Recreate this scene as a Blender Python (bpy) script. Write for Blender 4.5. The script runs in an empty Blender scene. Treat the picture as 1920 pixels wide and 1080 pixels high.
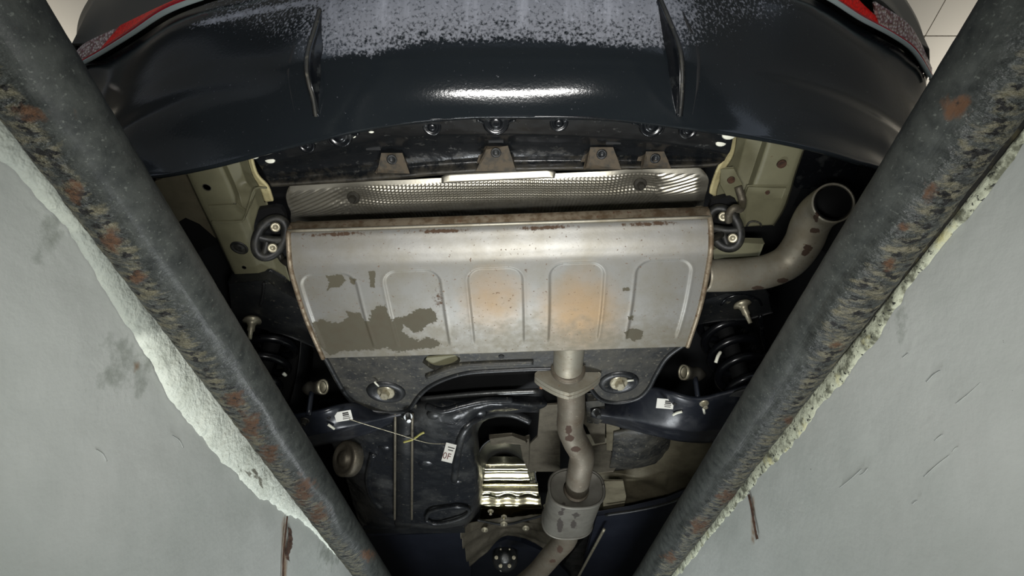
import bpy, bmesh, math, random
import numpy as np
from mathutils import Vector, Matrix
from mathutils.geometry import tessellate_polygon

random.seed(4); rng = np.random.default_rng(4)
scene = bpy.context.scene
# ---------------------------------------------------------------- camera, world, lamps, exposure
CZ = -0.40                                   # eye height: inside the pit, floor level is z = 0
F = 1000.0
TH = math.atan2(900.0, F)
CT, ST = math.cos(TH), math.sin(TH)
cam = bpy.data.objects.new('camera', bpy.data.cameras.new('camera'))
scene.collection.objects.link(cam); scene.camera = cam
cam.location = (0, 0, CZ); cam.rotation_euler = (math.pi/2 + TH, 0, 0)
cam.data.sensor_width = 36; cam.data.lens = F/1920*36; cam.data.clip_start = 0.01

w = bpy.data.worlds.new('world'); scene.world = w; w.use_nodes = True
w.node_tree.nodes['Background'].inputs[0].default_value = (0.74, 0.84, 1.0, 1)
w.node_tree.nodes['Background'].inputs[1].default_value = 0.85

def area(name, loc, aim, sx, sy, energy, col=(1, 1, 1), spread=180):
    l = bpy.data.lights.new(name, 'AREA'); l.shape = 'RECTANGLE'; l.size = sx; l.size_y = sy
    l.energy = energy; l.color = col; l.spread = math.radians(spread)
    o = bpy.data.objects.new(name, l); scene.collection.objects.link(o)
    o.location = loc
    o.rotation_euler = (Vector(aim) - Vector(loc)).to_track_quat('-Z', 'Z').to_euler()
    return o
area('pit_inspection_tube', (0, 0.03, CZ-0.10), (0, 0.72, CZ+0.60), 0.26, 0.045, 4.1, (1, 0.985, 0.96), 106)
area('pit_far_lamp', (0, 1.55, CZ-0.50), (0, 1.15, CZ+0.45), 0.40, 0.08, 11.0, (0.93, 0.97, 1.0))
def bulb(name, loc, energy, col):
    l = bpy.data.lights.new(name, 'POINT'); l.energy = energy; l.color = col; l.shadow_soft_size = .12
    o = bpy.data.objects.new(name, l); scene.collection.objects.link(o); o.location = loc
bulb('garage_lamp_one', (3.2, 1.8, 2.1), 42, (1, 0.94, 0.84))
bulb('garage_lamp_two', (-3.2, 1.8, 2.1), 42, (1, 0.94, 0.84))

vs = scene.view_settings
vs.view_transform = 'Standard'; vs.look = 'None'; vs.gamma = 1.0; vs.use_curve_mapping = False
vs.exposure = 0.0

# ---------------------------------------------------------------- helpers
def P(px, py, h):
    """a point of the place: where the sight line through a picture point meets the height h above the eye"""
    t = (540-py)/F
    yc, zc = CT-ST*t, ST+CT*t
    s = h/zc
    return np.array(((px-960)/F*s, yc*s, h+CZ))
def Py(px, py, y):
    t = (540-py)/F
    yc, zc = CT-ST*t, ST+CT*t
    s = y/yc
    return np.array(((px-960)/F*s, y, zc*s+CZ))
def proj(v):
    v = np.asarray(v, float)
    x, y, z = v[..., 0], v[..., 1], v[..., 2]-CZ
    d = np.maximum(y*CT+z*ST, 1e-4)
    return 960+F*x/d, 540-F*(z*CT-y*ST)/d
def _hash(ix, iy, iz):
    n = (ix*374761393 + iy*668265263 + iz*2147483647 + 1013904223) & 0xFFFFFFFF
    n = ((n ^ (n >> 13))*1274126177) & 0xFFFFFFFF
    n = (n ^ (n >> 16)) & 0xFFFF
    return n/65535.0
def vnoise(p, scale=1.0):
    p = np.asarray(p, float)*scale
    i = np.floor(p).astype(np.int64); f = p-i; f = f*f*(3-2*f)
    r = 0
    for dx in (0, 1):
        for dy in (0, 1):
            for dz in (0, 1):
                wgt = (f[..., 0] if dx else 1-f[..., 0])*(f[..., 1] if dy else 1-f[..., 1])*(f[..., 2] if dz else 1-f[..., 2])
                r = r + wgt*_hash(i[..., 0]+dx, i[..., 1]+dy, i[..., 2]+dz)
    return r*2-1
def fbm(p, scale=1.0, oct=3):
    r = 0; a = 1.0; t = 0
    for k in range(oct):
        r = r+a*vnoise(np.asarray(p)+k*7.3, scale*2**k); t += a; a *= .5
    return r/t
def smooth(a, b, x):
    t = np.clip((x-a)/(b-a), 0, 1); return t*t*(3-2*t)
def crom(pts, n, sm=True):
    """n evenly spaced points along a curve through pts"""
    pts = np.asarray(pts, float)
    if sm and len(pts) > 2:
        q = np.vstack([2*pts[0]-pts[1], pts, 2*pts[-1]-pts[-2]])
        out = []
        for i in range(1, len(q)-2):
            t = np.linspace(0, 1, 16, endpoint=False)[:, None]
            a, b, c, d = q[i-1], q[i], q[i+1], q[i+2]
            out.append(.5*((2*b)+(-a+c)*t+(2*a-5*b+4*c-d)*t*t+(-a+3*b-3*c+d)*t**3))
        pts = np.vstack(out+[q[-2][None]])
    s = np.concatenate([[0], np.cumsum(np.linalg.norm(np.diff(pts, axis=0), axis=1))])
    x = np.linspace(0, s[-1], n)
    return np.stack([np.interp(x, s, pts[:, k]) for k in range(pts.shape[1])], 1)
def crom_uniform(q, m, sm=True):
    """(k,n,3) control rails to (m,n,3), even in the rail index"""
    q = np.asarray(q, float); k = len(q)
    x = np.linspace(0, k-1, m); i = np.minimum(np.floor(x).astype(int), k-2); t = (x-i)[:, None, None]
    if not sm or k < 3:
        return q[i]*(1-t)+q[i+1]*t
    e = np.concatenate([(2*q[0]-q[1])[None], q, (2*q[-1]-q[-2])[None]])
    a, b, c, d = e[i], e[i+1], e[i+2], e[i+3]
    return .5*((2*b)+(-a+c)*t+(2*a-5*b+4*c-d)*t*t+(-a+3*b-3*c+d)*t**3)
def loft(rails, nu, nv, sm=True, smv=True):
    return crom_uniform([crom(r, nu, sm) for r in rails], nv, smv)

CAR = None
def obj(name, verts, faces, mat, parent=None, shade=True, label=None, solid=0, attrs=None, uv=None, sub=0):
    me = bpy.data.meshes.new(name)
    me.from_pydata([tuple(v) for v in verts], [], [tuple(f) for f in faces])
    me.validate()
    if shade:
        me.polygons.foreach_set('use_smooth', [True]*len(me.polygons))
    if attrs:
        for k, a in attrs.items():
            at = me.attributes.new(k, 'FLOAT', 'POINT'); at.data.foreach_set('value', np.asarray(a, np.float32).ravel())
    if uv is not None:
        l = me.uv_layers.new(name='UVMap'); idx = np.zeros(len(me.loops), np.int32)
        me.loops.foreach_get('vertex_index', idx)
        l.data.foreach_set('uv', np.asarray(uv, np.float32)[idx].ravel())
    me.materials.append(mat)
    o = bpy.data.objects.new(name, me); scene.collection.objects.link(o)
    if parent is not None:
        o.parent = parent
        if parent.parent is None:
            o.location = -parent.location
    if label: o['label'] = label
    if solid:
        m = o.modifiers.new('solid', 'SOLIDIFY'); m.thickness = solid; m.offset = 0
    if sub:
        m = o.modifiers.new('sub', 'SUBSURF'); m.levels = sub; m.render_levels = sub
    return o
def gridfaces(nv, nu, closeu=False, closev=False, off=0):
    a = np.arange(nv*nu).reshape(nv, nu)
    if closeu: a = np.hstack([a, a[:, :1]])
    if closev: a = np.vstack([a, a[:1]])
    return (np.stack([a[:-1, :-1], a[:-1, 1:], a[1:, 1:], a[1:, :-1]], -1).reshape(-1, 4)+off).tolist()
def gobj(name, g, mat, parent=None, closeu=False, closev=False, **kw):
    nv, nu = g.shape[:2]
    return obj(name, g.reshape(-1, 3), gridfaces(nv, nu, closeu, closev), mat, parent, **kw)
def frames(path):
    path = np.asarray(path, float)
    t = np.gradient(path, axis=0); t /= np.linalg.norm(t, axis=1)[:, None]
    n = np.cross(t[0], (0, 0, 1.0))
    if np.linalg.norm(n) < 1e-3: n = np.cross(t[0], (1.0, 0, 0))
    N = []
    for k in range(len(t)):
        n = n-t[k]*np.dot(n, t[k]); n = n/np.linalg.norm(n); N.append(n.copy())
    N = np.array(N); return t, N, np.cross(t, N)
def tube_data(path, r, seg=16, caps=True):
    path = np.asarray(path, float); t, n, b = frames(path)
    r = np.broadcast_to(np.asarray(r, float), (len(path),))
    a = np.linspace(0, 2*math.pi, seg, endpoint=False)
    g = path[:, None]+r[:, None, None]*(np.cos(a)[None, :, None]*n[:, None]+np.sin(a)[None, :, None]*b[:, None])
    f = gridfaces(len(path), seg, closeu=True)
    if caps:
        f += [list(range(seg))[::-1], list(range((len(path)-1)*seg, len(path)*seg))]
    return g.reshape(-1, 3), f
def tube(name, path, r, mat, parent=None, seg=16, n=None, caps=True, sm=True, **kw):
    if n: path = crom(path, n, sm)
    v, f = tube_data(path, r, seg, caps)
    return obj(name, v, f, mat, parent, **kw)
def join(*vf):
    V = []; Fc = []
    for v, f in vf:
        o = len(V); V += [tuple(x) for x in v]; Fc += [[i+o for i in q] for q in f]
    return V, Fc
def basis(axis):
    z = np.asarray(axis, float); z = z/np.linalg.norm(z)
    x = np.cross(z, (0, 1, 0) if abs(z[1]) < .9 else (1, 0, 0)); x /= np.linalg.norm(x)
    return x, np.cross(z, x), z
def lathe_data(c, axis, prof, seg=24, sx=1.0, ph=0.0):
    """prof: (radius, height along axis)"""
    x, y, z = basis(axis); a = np.linspace(0, 2*math.pi, seg, endpoint=False)+ph
    v = []
    for r, h in prof:
        for k in a: v.append(np.asarray(c)+x*r*sx*math.cos(k)+y*r*math.sin(k)+z*h)
    f = gridfaces(len(prof), seg, closeu=True)
    f += [list(range(seg))[::-1], list(range((len(prof)-1)*seg, len(prof)*seg))]
    return v, f
def lathe(name, c, axis, prof, mat, parent=None, seg=24, sx=1.0, shade=True, **kw):
    v, f = lathe_data(c, axis, prof, seg, sx)
    return obj(name, v, f, mat, parent, shade=shade, **kw)
def plate_data(outer, thick, holes=(), up=(0, 0, 1)):
    loops = [np.asarray(outer, float)]+[np.asarray(h, float) for h in holes]
    tris = tessellate_polygon([[Vector(p) for p in l] for l in loops])
    allv = np.vstack(loops); n = len(allv); up = np.asarray(up, float)*thick
    v = np.vstack([allv, allv+up])
    f = [list(t) for t in tris]+[[i+n for i in t][::-1] for t in tris]
    o = 0
    for l in loops:
        k = len(l)
        for i in range(k):
            a, b = o+i, o+(i+1) % k
            f.append([a, b, b+n, a+n])
        o += k
    return v, f
def plate(name, outline, h, thick, mat, parent=None, holes=(), n=0, bevel=0.0, **kw):
    """a pressed plate: picture outline taken to the height h (a number or one per point)"""
    hs = h if hasattr(h, '__len__') else [h]*len(outline)
    pts = np.array([P(x, y, z) for (x, y), z in zip(outline, hs)])
    if n: pts = crom(np.vstack([pts, pts[:1]]), n+1)[:-1]
    hl = []
    for ho in holes:
        q = np.array([P(x, y, hs[0]) for x, y in ho])
        hl.append(crom(np.vstack([q, q[:1]]), 25)[:-1])
    v, f = plate_data(pts, thick, hl)
    o = obj(name, v, f, mat, parent, shade=False, **kw)
    if bevel:
        m = o.modifiers.new('bevel', 'BEVEL'); m.width = bevel; m.segments = 2; m.limit_method = 'ANGLE'; m.angle_limit = math.radians(50)
    return o
def box_data(c, s, ax=None):
    X, Y, Z = ax if ax else ((1, 0, 0), (0, 1, 0), (0, 0, 1))
    X, Y, Z = [np.asarray(k, float) for k in (X, Y, Z)]
    v = [np.asarray(c)+X*s[0]*i+Y*s[1]*j+Z*s[2]*k for i in (-.5, .5) for j in (-.5, .5) for k in (-.5, .5)]
    f = [[0, 1, 3, 2], [4, 6, 7, 5], [0, 4, 5, 1], [2, 3, 7, 6], [0, 2, 6, 4], [1, 5, 7, 3]]
    return v, f
def box(name, c, s, mat, parent=None, bevel=0, ax=None, **kw):
    v, f = box_data(c, s, ax)
    o = obj(name, v, f, mat, parent, shade=False, **kw)
    if bevel:
        m = o.modifiers.new('bevel', 'BEVEL'); m.width = bevel; m.segments = 2
    return o
def bolt(name, c, axis, r, mat, parent=None, hexr=None, L=None, label=None):
    """flanged hex bolt head: washer and hexagon"""
    hexr = hexr or r*.55; L = L or r*.7
    a = lathe_data(c, axis, [(r*.2, 0), (r, 0), (r, r*.18), (r*.9, r*.28), (hexr, r*.3)], 24)
    b = lathe_data(c, axis, [(hexr, r*.25), (hexr, L), (hexr*.85, L+hexr*.18)], 6)
    v, f = join(a, b)
    return obj(name, v, f, mat, parent, shade=False, label=label)
def inpoly(x, y, poly):
    x = np.asarray(x); y = np.asarray(y); r = np.zeros(x.shape, bool); n = len(poly)
    for i in range(n):
        x1, y1 = poly[i]; x2, y2 = poly[(i+1) % n]
        if y1 == y2: continue
        c = ((y1 > y) != (y2 > y)) & (x < (x2-x1)*(y-y1)/(y2-y1)+x1)
        r ^= c
    return r
def polydist(x, y, poly):
    """signed distance to a polygon in its own units, positive inside"""
    d = np.full(np.shape(x), 1e9); n = len(poly)
    for i in range(n):
        x1, y1 = poly[i]; x2, y2 = poly[(i+1) % n]
        ex, ey = x2-x1, y2-y1; t = np.clip(((x-x1)*ex+(y-y1)*ey)/(ex*ex+ey*ey+1e-9), 0, 1)
        d = np.minimum(d, np.hypot(x-x1-t*ex, y-y1-t*ey))
    return np.where(inpoly(x, y, poly), d, -d)

# ---------------------------------------------------------------- materials
def srgb(r, g, b):
    f = lambda c: (c/255/12.92) if c/255 <= .04045 else ((c/255+.055)/1.055)**2.4
    return (f(r), f(g), f(b), 1)
def mat(name, base, rough=.5, metal=0.0, layers=(), bumps=(), coat=0.0, spec=.5, trans=0.0, alpha=1.0):
    m = bpy.data.materials.new(name); m.use_nodes = True
    nt = m.node_tree; N = nt.nodes; L = nt.links; bs = N['Principled BSDF']
    tc = N.new('ShaderNodeTexCoord')
    def noise(scale, stretch=None, detail=5, src='Object', kind='noise', nrough=.6):
        out = tc.outputs[src]
        if stretch:
            mp = N.new('ShaderNodeMapping'); mp.inputs['Scale'].default_value = stretch
            L.new(out, mp.inputs[0]); out = mp.outputs[0]
        if kind == 'voronoi':
            t = N.new('ShaderNodeTexVoronoi'); t.inputs['Scale'].default_value = scale; L.new(out, t.inputs['Vector']); return t.outputs['Distance']
        t = N.new('ShaderNodeTexNoise'); t.inputs['Scale'].default_value = scale; t.inputs['Detail'].default_value = detail
        t.inputs['Roughness'].default_value = nrough
        L.new(out, t.inputs['Vector']); return t.outputs['Fac']
    def rng_(sock, lo, hi):
        r = N.new('ShaderNodeMapRange'); r.inputs['From Min'].default_value = lo; r.inputs['From Max'].default_value = hi
        L.new(sock, r.inputs['Value']); return r.outputs['Result']
    def math_(op, a, b):
        q = N.new('ShaderNodeMath'); q.operation = op
        for k, v in enumerate((a, b)):
            if hasattr(v, 'links'): L.new(v, q.inputs[k])
            else: q.inputs[k].default_value = v
        return q.outputs[0]
    col = N.new('ShaderNodeRGB'); col.outputs[0].default_value = base; c = col.outputs[0]
    rv = N.new('ShaderNodeValue'); rv.outputs[0].default_value = rough; r = rv.outputs[0]
    mv = N.new('ShaderNodeValue'); mv.outputs[0].default_value = metal; me = mv.outputs[0]
    for ly in layers:
        f = None
        if ly.get('attr'):
            at = N.new('ShaderNodeAttribute'); at.attribute_name = ly['attr']; f = at.outputs['Fac']
            if ly.get('scale'):
                nz = noise(ly['scale'], ly.get('stretch'), src=ly.get('src', 'Object'))
                f = math_('ADD', f, math_('MULTIPLY', math_('SUBTRACT', nz, .5), ly.get('amt', 1.0)))
        else:
            f = noise(ly['scale'], ly.get('stretch'), ly.get('detail', 5), ly.get('src', 'Object'), ly.get('kind', 'noise'))
        f = rng_(f, ly.get('lo', .45), ly.get('hi', .6))
        if ly.get('by'):
            at = N.new('ShaderNodeAttribute'); at.attribute_name = ly['by']; f = math_('MULTIPLY', f, at.outputs['Fac'])
        if ly.get('op', 1) != 1: f = math_('MULTIPLY', f, ly['op'])
        mx = N.new('ShaderNodeMix'); mx.data_type = 'RGBA'; L.new(f, mx.inputs[0]); L.new(c, mx.inputs[6]); mx.inputs[7].default_value = ly['col']; c = mx.outputs[2]
        for key, cur in (('rough', r), ('metal', me)):
            if key in ly:
                q = N.new('ShaderNodeMix'); q.data_type = 'FLOAT'; L.new(f, q.inputs[0]); L.new(cur, q.inputs[2]); q.inputs[3].default_value = ly[key]
                if key == 'rough': r = q.outputs[0]
                else: me = q.outputs[0]
    L.new(c, bs.inputs['Base Color']); L.new(r, bs.inputs['Roughness']); L.new(me, bs.inputs['Metallic'])
    bs.inputs['Coat Weight'].default_value = coat; bs.inputs['Coat Roughness'].default_value = .08
    bs.inputs['Specular IOR Level'].default_value = spec
    prev = None
    for b in bumps:
        hsock = noise(b['scale'], b.get('stretch'), b.get('detail', 4), b.get('src', 'Object'), b.get('kind', 'noise'))
        if b.get('by'):
            at = N.new('ShaderNodeAttribute'); at.attribute_name = b['by']; hsock = math_('MULTIPLY', hsock, at.outputs['Fac'])
        bn = N.new('ShaderNodeBump'); bn.inputs['Strength'].default_value = b.get('str', .5); bn.inputs['Distance'].default_value = b.get('dist', .002)
        L.new(hsock, bn.inputs['Height'])
        if prev: L.new(prev, bn.inputs['Normal'])
        prev = bn.outputs[0]
    if prev: L.new(prev, bs.inputs['Normal'])
    return m

RUST = srgb(120, 68, 36)
M = {}
M['wall'] = mat('painted_plaster', srgb(174, 177, 172), .62, layers=[
    dict(scale=3.0, lo=.35, hi=.75, col=srgb(158, 163, 157)),
    dict(attr='grime', scale=38, amt=2.2, lo=.62, hi=1.0, col=srgb(112, 118, 108), op=.6),
    dict(attr='rust', scale=30, amt=.5, lo=.5, hi=.9, col=srgb(120, 88, 52), op=.8),
    dict(scale=160, lo=.735, hi=.77, col=srgb(60, 62, 60))],
    bumps=[dict(scale=9, str=.45, dist=.004), dict(scale=55, str=.33, dist=.002), dict(scale=14, stretch=(1, 1, .12), str=.18, dist=.003), dict(scale=120, str=.5, dist=.002, by='grime')])
M['joint_gap'] = mat('dark_gap_band', srgb(26, 26, 22), .9, layers=[dict(scale=60, lo=.5, hi=.65, col=srgb(66, 62, 42))])  # near-black colour standing in for the dark gap beside the pipe
M['scratch'] = mat('scratched_paint', srgb(156, 160, 155), .6)
M['plaster'] = mat('bare_plaster', srgb(150, 156, 147), .7, layers=[dict(attr='bare', scale=40, amt=.4, lo=.3, hi=.7, col=srgb(206, 212, 200)), dict(scale=20, lo=.5, hi=.75, col=srgb(172, 178, 165)), dict(scale=30, stretch=(1, .25, 1), lo=.64, hi=.67, col=srgb(112, 112, 100))], bumps=[dict(scale=30, str=.8, dist=.010), dict(scale=120, str=.4, dist=.002)])
M['plaster_old'] = mat('crumbling_plaster', srgb(176, 180, 158), .85, layers=[dict(scale=60, lo=.48, hi=.62, col=srgb(90, 92, 76)), dict(scale=170, lo=.58, hi=.64, col=srgb(28, 30, 26)), dict(scale=25, lo=.58, hi=.72, col=srgb(186, 182, 134))], bumps=[dict(scale=150, str=.8, dist=.0025)])
M['pipe'] = mat('scraped_painted_steel', srgb(56, 59, 56), .5, spec=.35, layers=[
    dict(scale=60, lo=.4, hi=.7, col=srgb(36, 39, 38), rough=.45),
    dict(scale=340, lo=.60, hi=.68, col=srgb(96, 100, 94), op=.55),
    dict(attr='scrape', scale=1, stretch=(105, 1.5, 1), src='UV', amt=3.0, lo=.80, hi=1.25, col=srgb(100, 96, 77), rough=.6, op=.8),
    dict(attr='scrape', scale=1, stretch=(130, 2.2, 1), src='UV', amt=3.6, lo=1.12, hi=1.3, col=srgb(13, 13, 12), rough=.7),
    dict(attr='rust', scale=1, stretch=(60, 2.6, 1), src='UV', amt=2.4, lo=.42, hi=.9, col=srgb(76, 52, 33), rough=.85, op=.92),
    dict(attr='rust', scale=1, stretch=(140, 6, 1), src='UV', amt=3.0, lo=1.0, hi=1.3, col=srgb(36, 28, 22), rough=.9)],
    bumps=[dict(scale=1, stretch=(100, 1.6, 1), src='UV', str=1.0, dist=.016, by='scrape'), dict(scale=140, str=.35, dist=.002)])
M['concrete'] = mat('garage_concrete', srgb(128, 128, 122), .7, layers=[dict(scale=6, lo=.4, hi=.7, col=srgb(100, 100, 96))], bumps=[dict(scale=40, str=.3)])
M['ceiling'] = mat('ceiling_panel_paint', srgb(196, 192, 182), .6)
M['ceiling_gap'] = mat('ceiling_joint', srgb(92, 90, 84), .7)
M['bumper'] = mat('bumper_black', srgb(25, 29, 32), .12, spec=.4, layers=[
    dict(attr='dust', scale=230, amt=2.0, lo=.36, hi=.74, col=srgb(128, 130, 136), rough=.5),
    dict(attr='dust', scale=120, amt=2.0, lo=.98, hi=1.1, col=srgb(150, 152, 160), rough=.45),
    dict(attr='dust', scale=9, stretch=(6, .5, .5), amt=1.5, lo=.75, hi=1.1, col=srgb(176, 178, 186), op=.6, rough=.5)],
    bumps=[dict(scale=260, str=.22, dist=.0006)])
M['gloss_black'] = mat('gloss_black_plastic', srgb(15, 17, 20), .22, layers=[dict(scale=50, lo=.55, hi=.72, col=srgb(44, 46, 46), rough=.5)], bumps=[dict(scale=120, str=.15, dist=.001)])
M['valance'] = mat('dirty_black_plastic', srgb(20, 22, 24), .22, layers=[
    dict(attr='dirt', scale=60, amt=1.0, lo=.4, hi=.75, col=srgb(58, 54, 45), rough=.75), dict(scale=90, lo=.62, hi=.7, col=srgb(60, 60, 56), rough=.7, op=.6)], bumps=[dict(scale=70, str=.5, dist=.003, by='dirt'), dict(scale=30, str=.15, dist=.003)])
M['dust_brown'] = mat('dusty_brown', srgb(72, 63, 49), .8, layers=[dict(scale=90, lo=.45, hi=.65, col=srgb(50, 47, 40))])
M['black'] = mat('underbody_black', srgb(25, 27, 29), .40, layers=[
    dict(scale=14, lo=.45, hi=.7, col=srgb(38, 39, 38), rough=.5), dict(scale=110, lo=.62, hi=.72, col=srgb(84, 82, 72), rough=.7, op=.7)], bumps=[dict(scale=18, str=.3, dist=.006), dict(scale=140, str=.25, dist=.001)])
M['blackdusty'] = mat('underbody_black_dusty', srgb(32, 33, 32), .5, layers=[
    dict(scale=18, lo=.4, hi=.65, col=srgb(60, 58, 50), rough=.65), dict(scale=130, lo=.58, hi=.7, col=srgb(110, 106, 92), rough=.75, op=.7)], bumps=[dict(scale=30, str=.4, dist=.004), dict(scale=140, str=.3, dist=.001)])
M['tank'] = mat('fuel_tank_black', srgb(26, 28, 31), .30, layers=[
    dict(scale=9, lo=.48, hi=.7, col=srgb(50, 51, 50), rough=.5), dict(scale=120, lo=.63, hi=.7, col=srgb(96, 94, 84), rough=.7, op=.6)], bumps=[dict(scale=14, str=.4, dist=.01), dict(scale=90, str=.2, dist=.001)])
M['dark'] = mat('deep_underbody', srgb(10, 11, 12), .7, layers=[dict(scale=8, lo=.5, hi=.8, col=srgb(20, 21, 21))])
M['flare_navy'] = mat('flare_blue_plastic', srgb(26, 30, 40), .5, layers=[dict(scale=10, lo=.45, hi=.7, col=srgb(34, 38, 48))], bumps=[dict(scale=20, str=.2, dist=.004)])  # blue haze of the lens flare put into the base colour
M['arm'] = mat('control_arm_paint', srgb(28, 31, 38), .32, layers=[dict(scale=16, lo=.5, hi=.7, col=srgb(48, 50, 54), rough=.5), dict(scale=90, lo=.66, hi=.7, col=srgb(12, 12, 14))], bumps=[dict(scale=40, str=.2, dist=.002)])
M['primer'] = mat('primer_beige', srgb(116, 114, 90), .55, layers=[dict(scale=12, lo=.45, hi=.75, col=srgb(98, 96, 75)), dict(scale=130, lo=.68, hi=.74, col=srgb(88, 70, 48))], bumps=[dict(scale=25, str=.2, dist=.003)])
M['primer_lit'] = mat('yellow_lit_flange', srgb(196, 186, 140), .6, layers=[dict(scale=60, lo=.5, hi=.7, col=srgb(168, 156, 114)), dict(scale=160, lo=.64, hi=.7, col=srgb(130, 96, 56))], bumps=[dict(scale=60, str=.5, dist=.003)])  # yellow light along the rail flange, painted as a lighter cream
M['primer_dirty'] = mat('dusty_floor_beige', srgb(116, 110, 90), .6, layers=[dict(scale=14, lo=.4, hi=.7, col=srgb(84, 78, 62)), dict(scale=90, lo=.6, hi=.72, col=srgb(128, 120, 98), op=.6)], bumps=[dict(scale=14, str=.4, dist=.006)])
M['alu'] = mat('heat_shield_aluminium', srgb(190, 186, 172), .36, .85, layers=[dict(scale=26, lo=.45, hi=.75, col=srgb(140, 135, 120), rough=.5)], bumps=[dict(scale=160, str=.12, dist=.001)])
M['alu_dull'] = mat('dusty_aluminium', srgb(118, 112, 98), .48, .7, layers=[dict(scale=30, lo=.4, hi=.7, col=srgb(84, 79, 68), rough=.65)], bumps=[dict(scale=320, stretch=(1, 1, 1), str=.5, dist=.0015), dict(scale=90, str=.3, dist=.002)])
M['chrome'] = mat('bright_foil', srgb(226, 220, 186), .16, 1.0, layers=[dict(scale=40, lo=.6, hi=.75, col=srgb(120, 114, 92), rough=.4)])
M['foil_dark'] = mat('grey_foil', srgb(96, 97, 96), .33, .8, layers=[dict(scale=20, lo=.45, hi=.7, col=srgb(58, 59, 58), rough=.5)], bumps=[dict(scale=50, str=.3, dist=.003)])
M['muffler'] = mat('aluminised_muffler_steel', srgb(140, 139, 134), .5, .55, layers=[
    dict(scale=18, lo=.4, hi=.75, col=srgb(128, 124, 112), rough=.55),
    dict(attr='tan', scale=30, amt=.5, lo=.25, hi=1.0, col=srgb(152, 122, 80), rough=.55, op=.75),
    dict(attr='dull', scale=70, amt=.9, lo=.4, hi=.9, col=srgb(110, 105, 90), rough=.62, metal=.4, op=.8),
    dict(scale=210, lo=.64, hi=.68, col=srgb(90, 66, 44), rough=.8, metal=0, op=.85),
    dict(attr='peel', scale=200, amt=1.2, lo=.47, hi=.53, col=srgb(74, 70, 55), rough=.75, metal=.05),
    dict(scale=45, lo=.4, hi=.7, by='peel', op=.35, col=srgb(70, 60, 44)),
    dict(attr='rust', scale=150, amt=1.1, lo=.52, hi=.72, col=srgb(68, 50, 34), rough=.85, metal=0)],
    bumps=[dict(scale=60, str=.10, dist=.002), dict(scale=300, str=.12, dist=.0006)])
M['steel_dirty'] = mat('dirty_exhaust_steel', srgb(154, 150, 136), .48, .55, layers=[
    dict(scale=20, lo=.4, hi=.7, col=srgb(132, 124, 106), rough=.6), dict(scale=120, lo=.62, hi=.7, col=srgb(98, 74, 50), rough=.8, metal=0, op=.7),
    dict(attr='peel', scale=120, amt=.6, lo=.48, hi=.54, col=srgb(62, 46, 34), rough=.85, metal=0)], bumps=[dict(scale=160, str=.25, dist=.001)])
M['exhaust'] = mat('brown_exhaust_pipe', srgb(108, 102, 90), .55, .45, layers=[
    dict(scale=16, lo=.4, hi=.7, col=srgb(92, 82, 68), rough=.65), dict(scale=140, lo=.58, hi=.7, col=srgb(140, 132, 116), op=.6),
    dict(attr='peel', scale=110, amt=.6, lo=.48, hi=.54, col=srgb(60, 42, 30), rough=.85, metal=0),
    dict(attr='heat', scale=40, amt=.4, lo=.3, hi=.9, col=srgb(140, 100, 68), op=.8)], bumps=[dict(scale=160, str=.3, dist=.001)])
M['resonator'] = mat('resonator_steel', srgb(108, 106, 98), .5, .5, layers=[
    dict(scale=24, lo=.4, hi=.7, col=srgb(86, 83, 75), rough=.6), dict(attr='peel', scale=110, amt=.7, lo=.48, hi=.54, col=srgb(40, 34, 28), rough=.8, metal=0)], bumps=[dict(scale=200, str=.2, dist=.001)])
M['seam'] = mat('muffler_seam_brown', srgb(142, 130, 110), .5, .5, layers=[dict(scale=60, lo=.42, hi=.62, col=srgb(98, 82, 62), rough=.7), dict(scale=130, lo=.6, hi=.68, col=srgb(80, 50, 30), rough=.85, metal=0)])
M['bolt'] = mat('zinc_bolt', srgb(176, 170, 148), .42, .6, layers=[dict(scale=120, lo=.5, hi=.7, col=srgb(120, 112, 92), rough=.6)])
M['bolt_dark'] = mat('dark_bolt', srgb(58, 56, 50), .45, .5)
M['bolt_rust'] = mat('rusty_nut', srgb(150, 98, 66), .7, .2, layers=[dict(scale=160, lo=.45, hi=.65, col=srgb(104, 66, 42))])
M['rubber'] = mat('black_rubber', srgb(26, 27, 26), .5, layers=[dict(scale=60, lo=.45, hi=.7, col=srgb(54, 53, 46), rough=.7)], bumps=[dict(scale=120, str=.3, dist=.001)])
M['spring'] = mat('spring_black', srgb(14, 15, 18), .25, bumps=[dict(scale=90, str=.1, dist=.001)])
M['white'] = mat('white_label', srgb(230, 230, 222), .5)
M['whitepaint'] = mat('white_paint_dab', srgb(222, 222, 206), .5)
M['ink'] = mat('printed_ink', srgb(40, 38, 38), .6)
M['inkred'] = mat('red_brown_ink', srgb(96, 44, 40), .6)
M['yellow'] = mat('yellow_tie', srgb(170, 165, 96), .5)
M['red'] = mat('red_lens', srgb(255, 26, 16), .3, spec=.3, layers=[dict(scale=240, kind='voronoi', lo=.3, hi=.9, col=srgb(200, 14, 12))], bumps=[dict(scale=260, kind='voronoi', str=.5, dist=.002)])
M['redline'] = mat('red_lens_edge', srgb(170, 20, 40), .2, coat=.5)
M['clear'] = mat('clear_honeycomb_lens', srgb(214, 200, 192), .3, .1, layers=[dict(scale=190, kind='voronoi', lo=.3, hi=.7, col=srgb(140, 100, 100))], bumps=[dict(scale=190, kind='voronoi', str=1.0, dist=.004)])
M['lamptrim'] = mat('pale_lamp_trim', srgb(176, 190, 190), .2, coat=.5)
M['body'] = mat('car_paint_dark_grey', srgb(46, 48, 46), .4, coat=.15)
M['tyre'] = mat('tyre_rubber', srgb(22, 22, 22), .8, bumps=[dict(scale=60, str=.3)])
M['rim'] = mat('wheel_alloy', srgb(120, 122, 124), .35, .8)
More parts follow.
